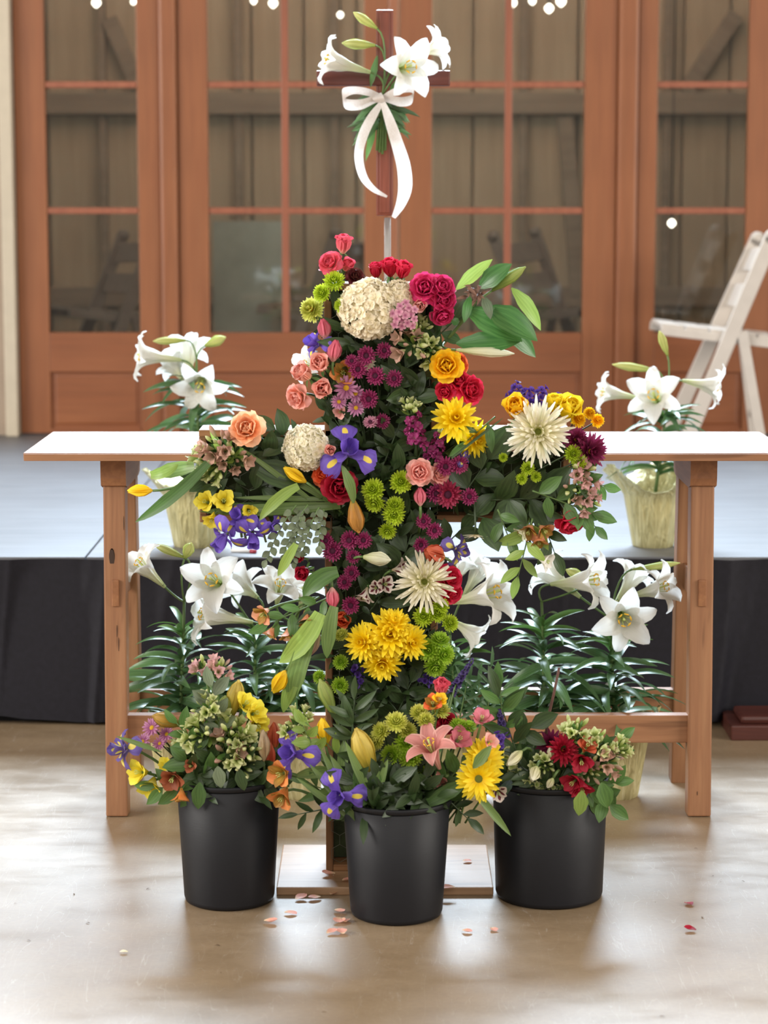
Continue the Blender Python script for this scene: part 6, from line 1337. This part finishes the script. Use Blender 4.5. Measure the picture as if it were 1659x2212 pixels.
# ================================================================ FALLEN PETALS ON THE FLOOR
def fallen(px, py, size, col, label, seed, z=0.0, group=None, grn=False):
    rnd = random.Random(seed); p = PZ(px, py, z + .002); s = size * mpp(p.y)
    me = petal_mesh('fallen_%d' % (seed % 4), 1.0, [(0, 78), (.4, 95), (1, 60 + 12 * (seed % 4))], [(0, .12), (.4, .38), (.75, .42), (1, .15)], .3, 0, 0, 6, 4, .05, seed % 4)
    o = put('fallen_leaf' if grn else 'fallen_petal', me, G_dark if grn else mt(col), None, Matrix.Translation(p + Vector((0, 0, s * .1))) @ Matrix.Rotation(rnd.uniform(0, 6.28), 4, 'Z') @ Matrix.Diagonal((s, s, s, 1)))
    tag(o, label, 'leaf' if grn else 'petal', group)
GP = 'pink petals fallen before the flower cross'
for i, (x, y, s, z) in enumerate(((640, 1946, 32, 0), (693, 1940, 30, 0), (714, 1934, 22, 0), (614, 1974, 28, 0), (570, 1992, 32, 0), (722, 1968, 30, 0), (738, 1986, 34, 0), (746, 1994, 26, 0), (707, 2019, 28, 0), (741, 2020, 30, 0), (998, 2012, 24, 0), (1061, 2006, 22, 0))):
    fallen(x, y, s, 'peach', 'fallen pink petal on the floor between the buckets', 100 + i, z, GP)
for i, (x, y, s) in enumerate(((724, 1890, 30), (740, 1904, 22), (983, 1920, 30), (1000, 1862, 20))):
    fallen(x, y, s, 'peach', 'fallen pink petal on the base board of the flower cross', 120 + i, .019, 'pink petals fallen on the base board')
fallen(1495, 1957, 24, 'crimson', 'fallen dark red petal with a thin stalk, alone on the floor', 131)
fallen(1503, 2012, 28, 'crimson', 'fallen dark red petal lying flat, alone on the floor', 132)
fallen(1046, 1928, 34, '', 'fallen dark green leaf at the edge of the base board', 133, 0, None, True)
fallen(276, 2058, 18, 'cream', 'small pale scrap of petal on the bare floor', 134)
# ================================================================ CHAIRS STANDING IN FOR REFLECTIONS IN THE GLASS
def copy_tree(o, parent=None):
    c = o.copy(); C.objects.link(c); c.parent = parent
    for ch in list(o.children): copy_tree(ch, c)
    return c
src = [o for o in C.objects if o.name.startswith('folding_chair')][0]
for px, Y, rz, l in ((238, 11.35, .5, 'beige folding chair seen through the narrow door beside the white post'), (700, 11.45, -.4, 'beige folding chair seen through the door beside the sage panel'), (1175, 11.4, 2.6, 'beige folding chair seen through the door beside the slim muntin')):
    c = copy_tree(src); v = P(px, 700, Y); c.location = (v.x, Y, ZS - .02); c.rotation_euler = (0, 0, rz); tag(c, l, 'chair')
    for o in c.children: o.material_slots[0].link = 'OBJECT'; o.material_slots[0].material = plain('aged_beige_paint', '#857b70', 0.6, var=.1)  # chair colour darkened to look like a faint reflection
# crumbs of leaf and soil on the floor
rnd = random.Random(77); parts = []
for px, py in ((160, 1933), (320, 1921), (33, 1953), (62, 2033), (48, 2054), (470, 2043), (477, 2102), (1503, 1834), (1557, 1906), (1605, 1905), (1415, 1950), (1517, 1983), (1577, 1940), (700, 2188), (1540, 1893), (1174, 2145), (190, 1995), (1430, 2197)):
    p = PZ(px, py) + Vector((0, 0, .001)); s = rnd.uniform(.002, .006); a = rnd.uniform(0, 6); d = Vector((math.cos(a), math.sin(a), .1)) * s
    parts.append(leaf_strip(p - d, p + d, s * rnd.uniform(.5, 1), (0, 0, 1), .2, 0, .3, None, 4, 2))
tag(put('floor_crumbs', mesh('floor_crumbs', *merge(parts)), plain('crumb', '#5a4632', .8)), 'tiny dark crumbs scattered over the concrete floor', 'crumbs', kind='stuff')
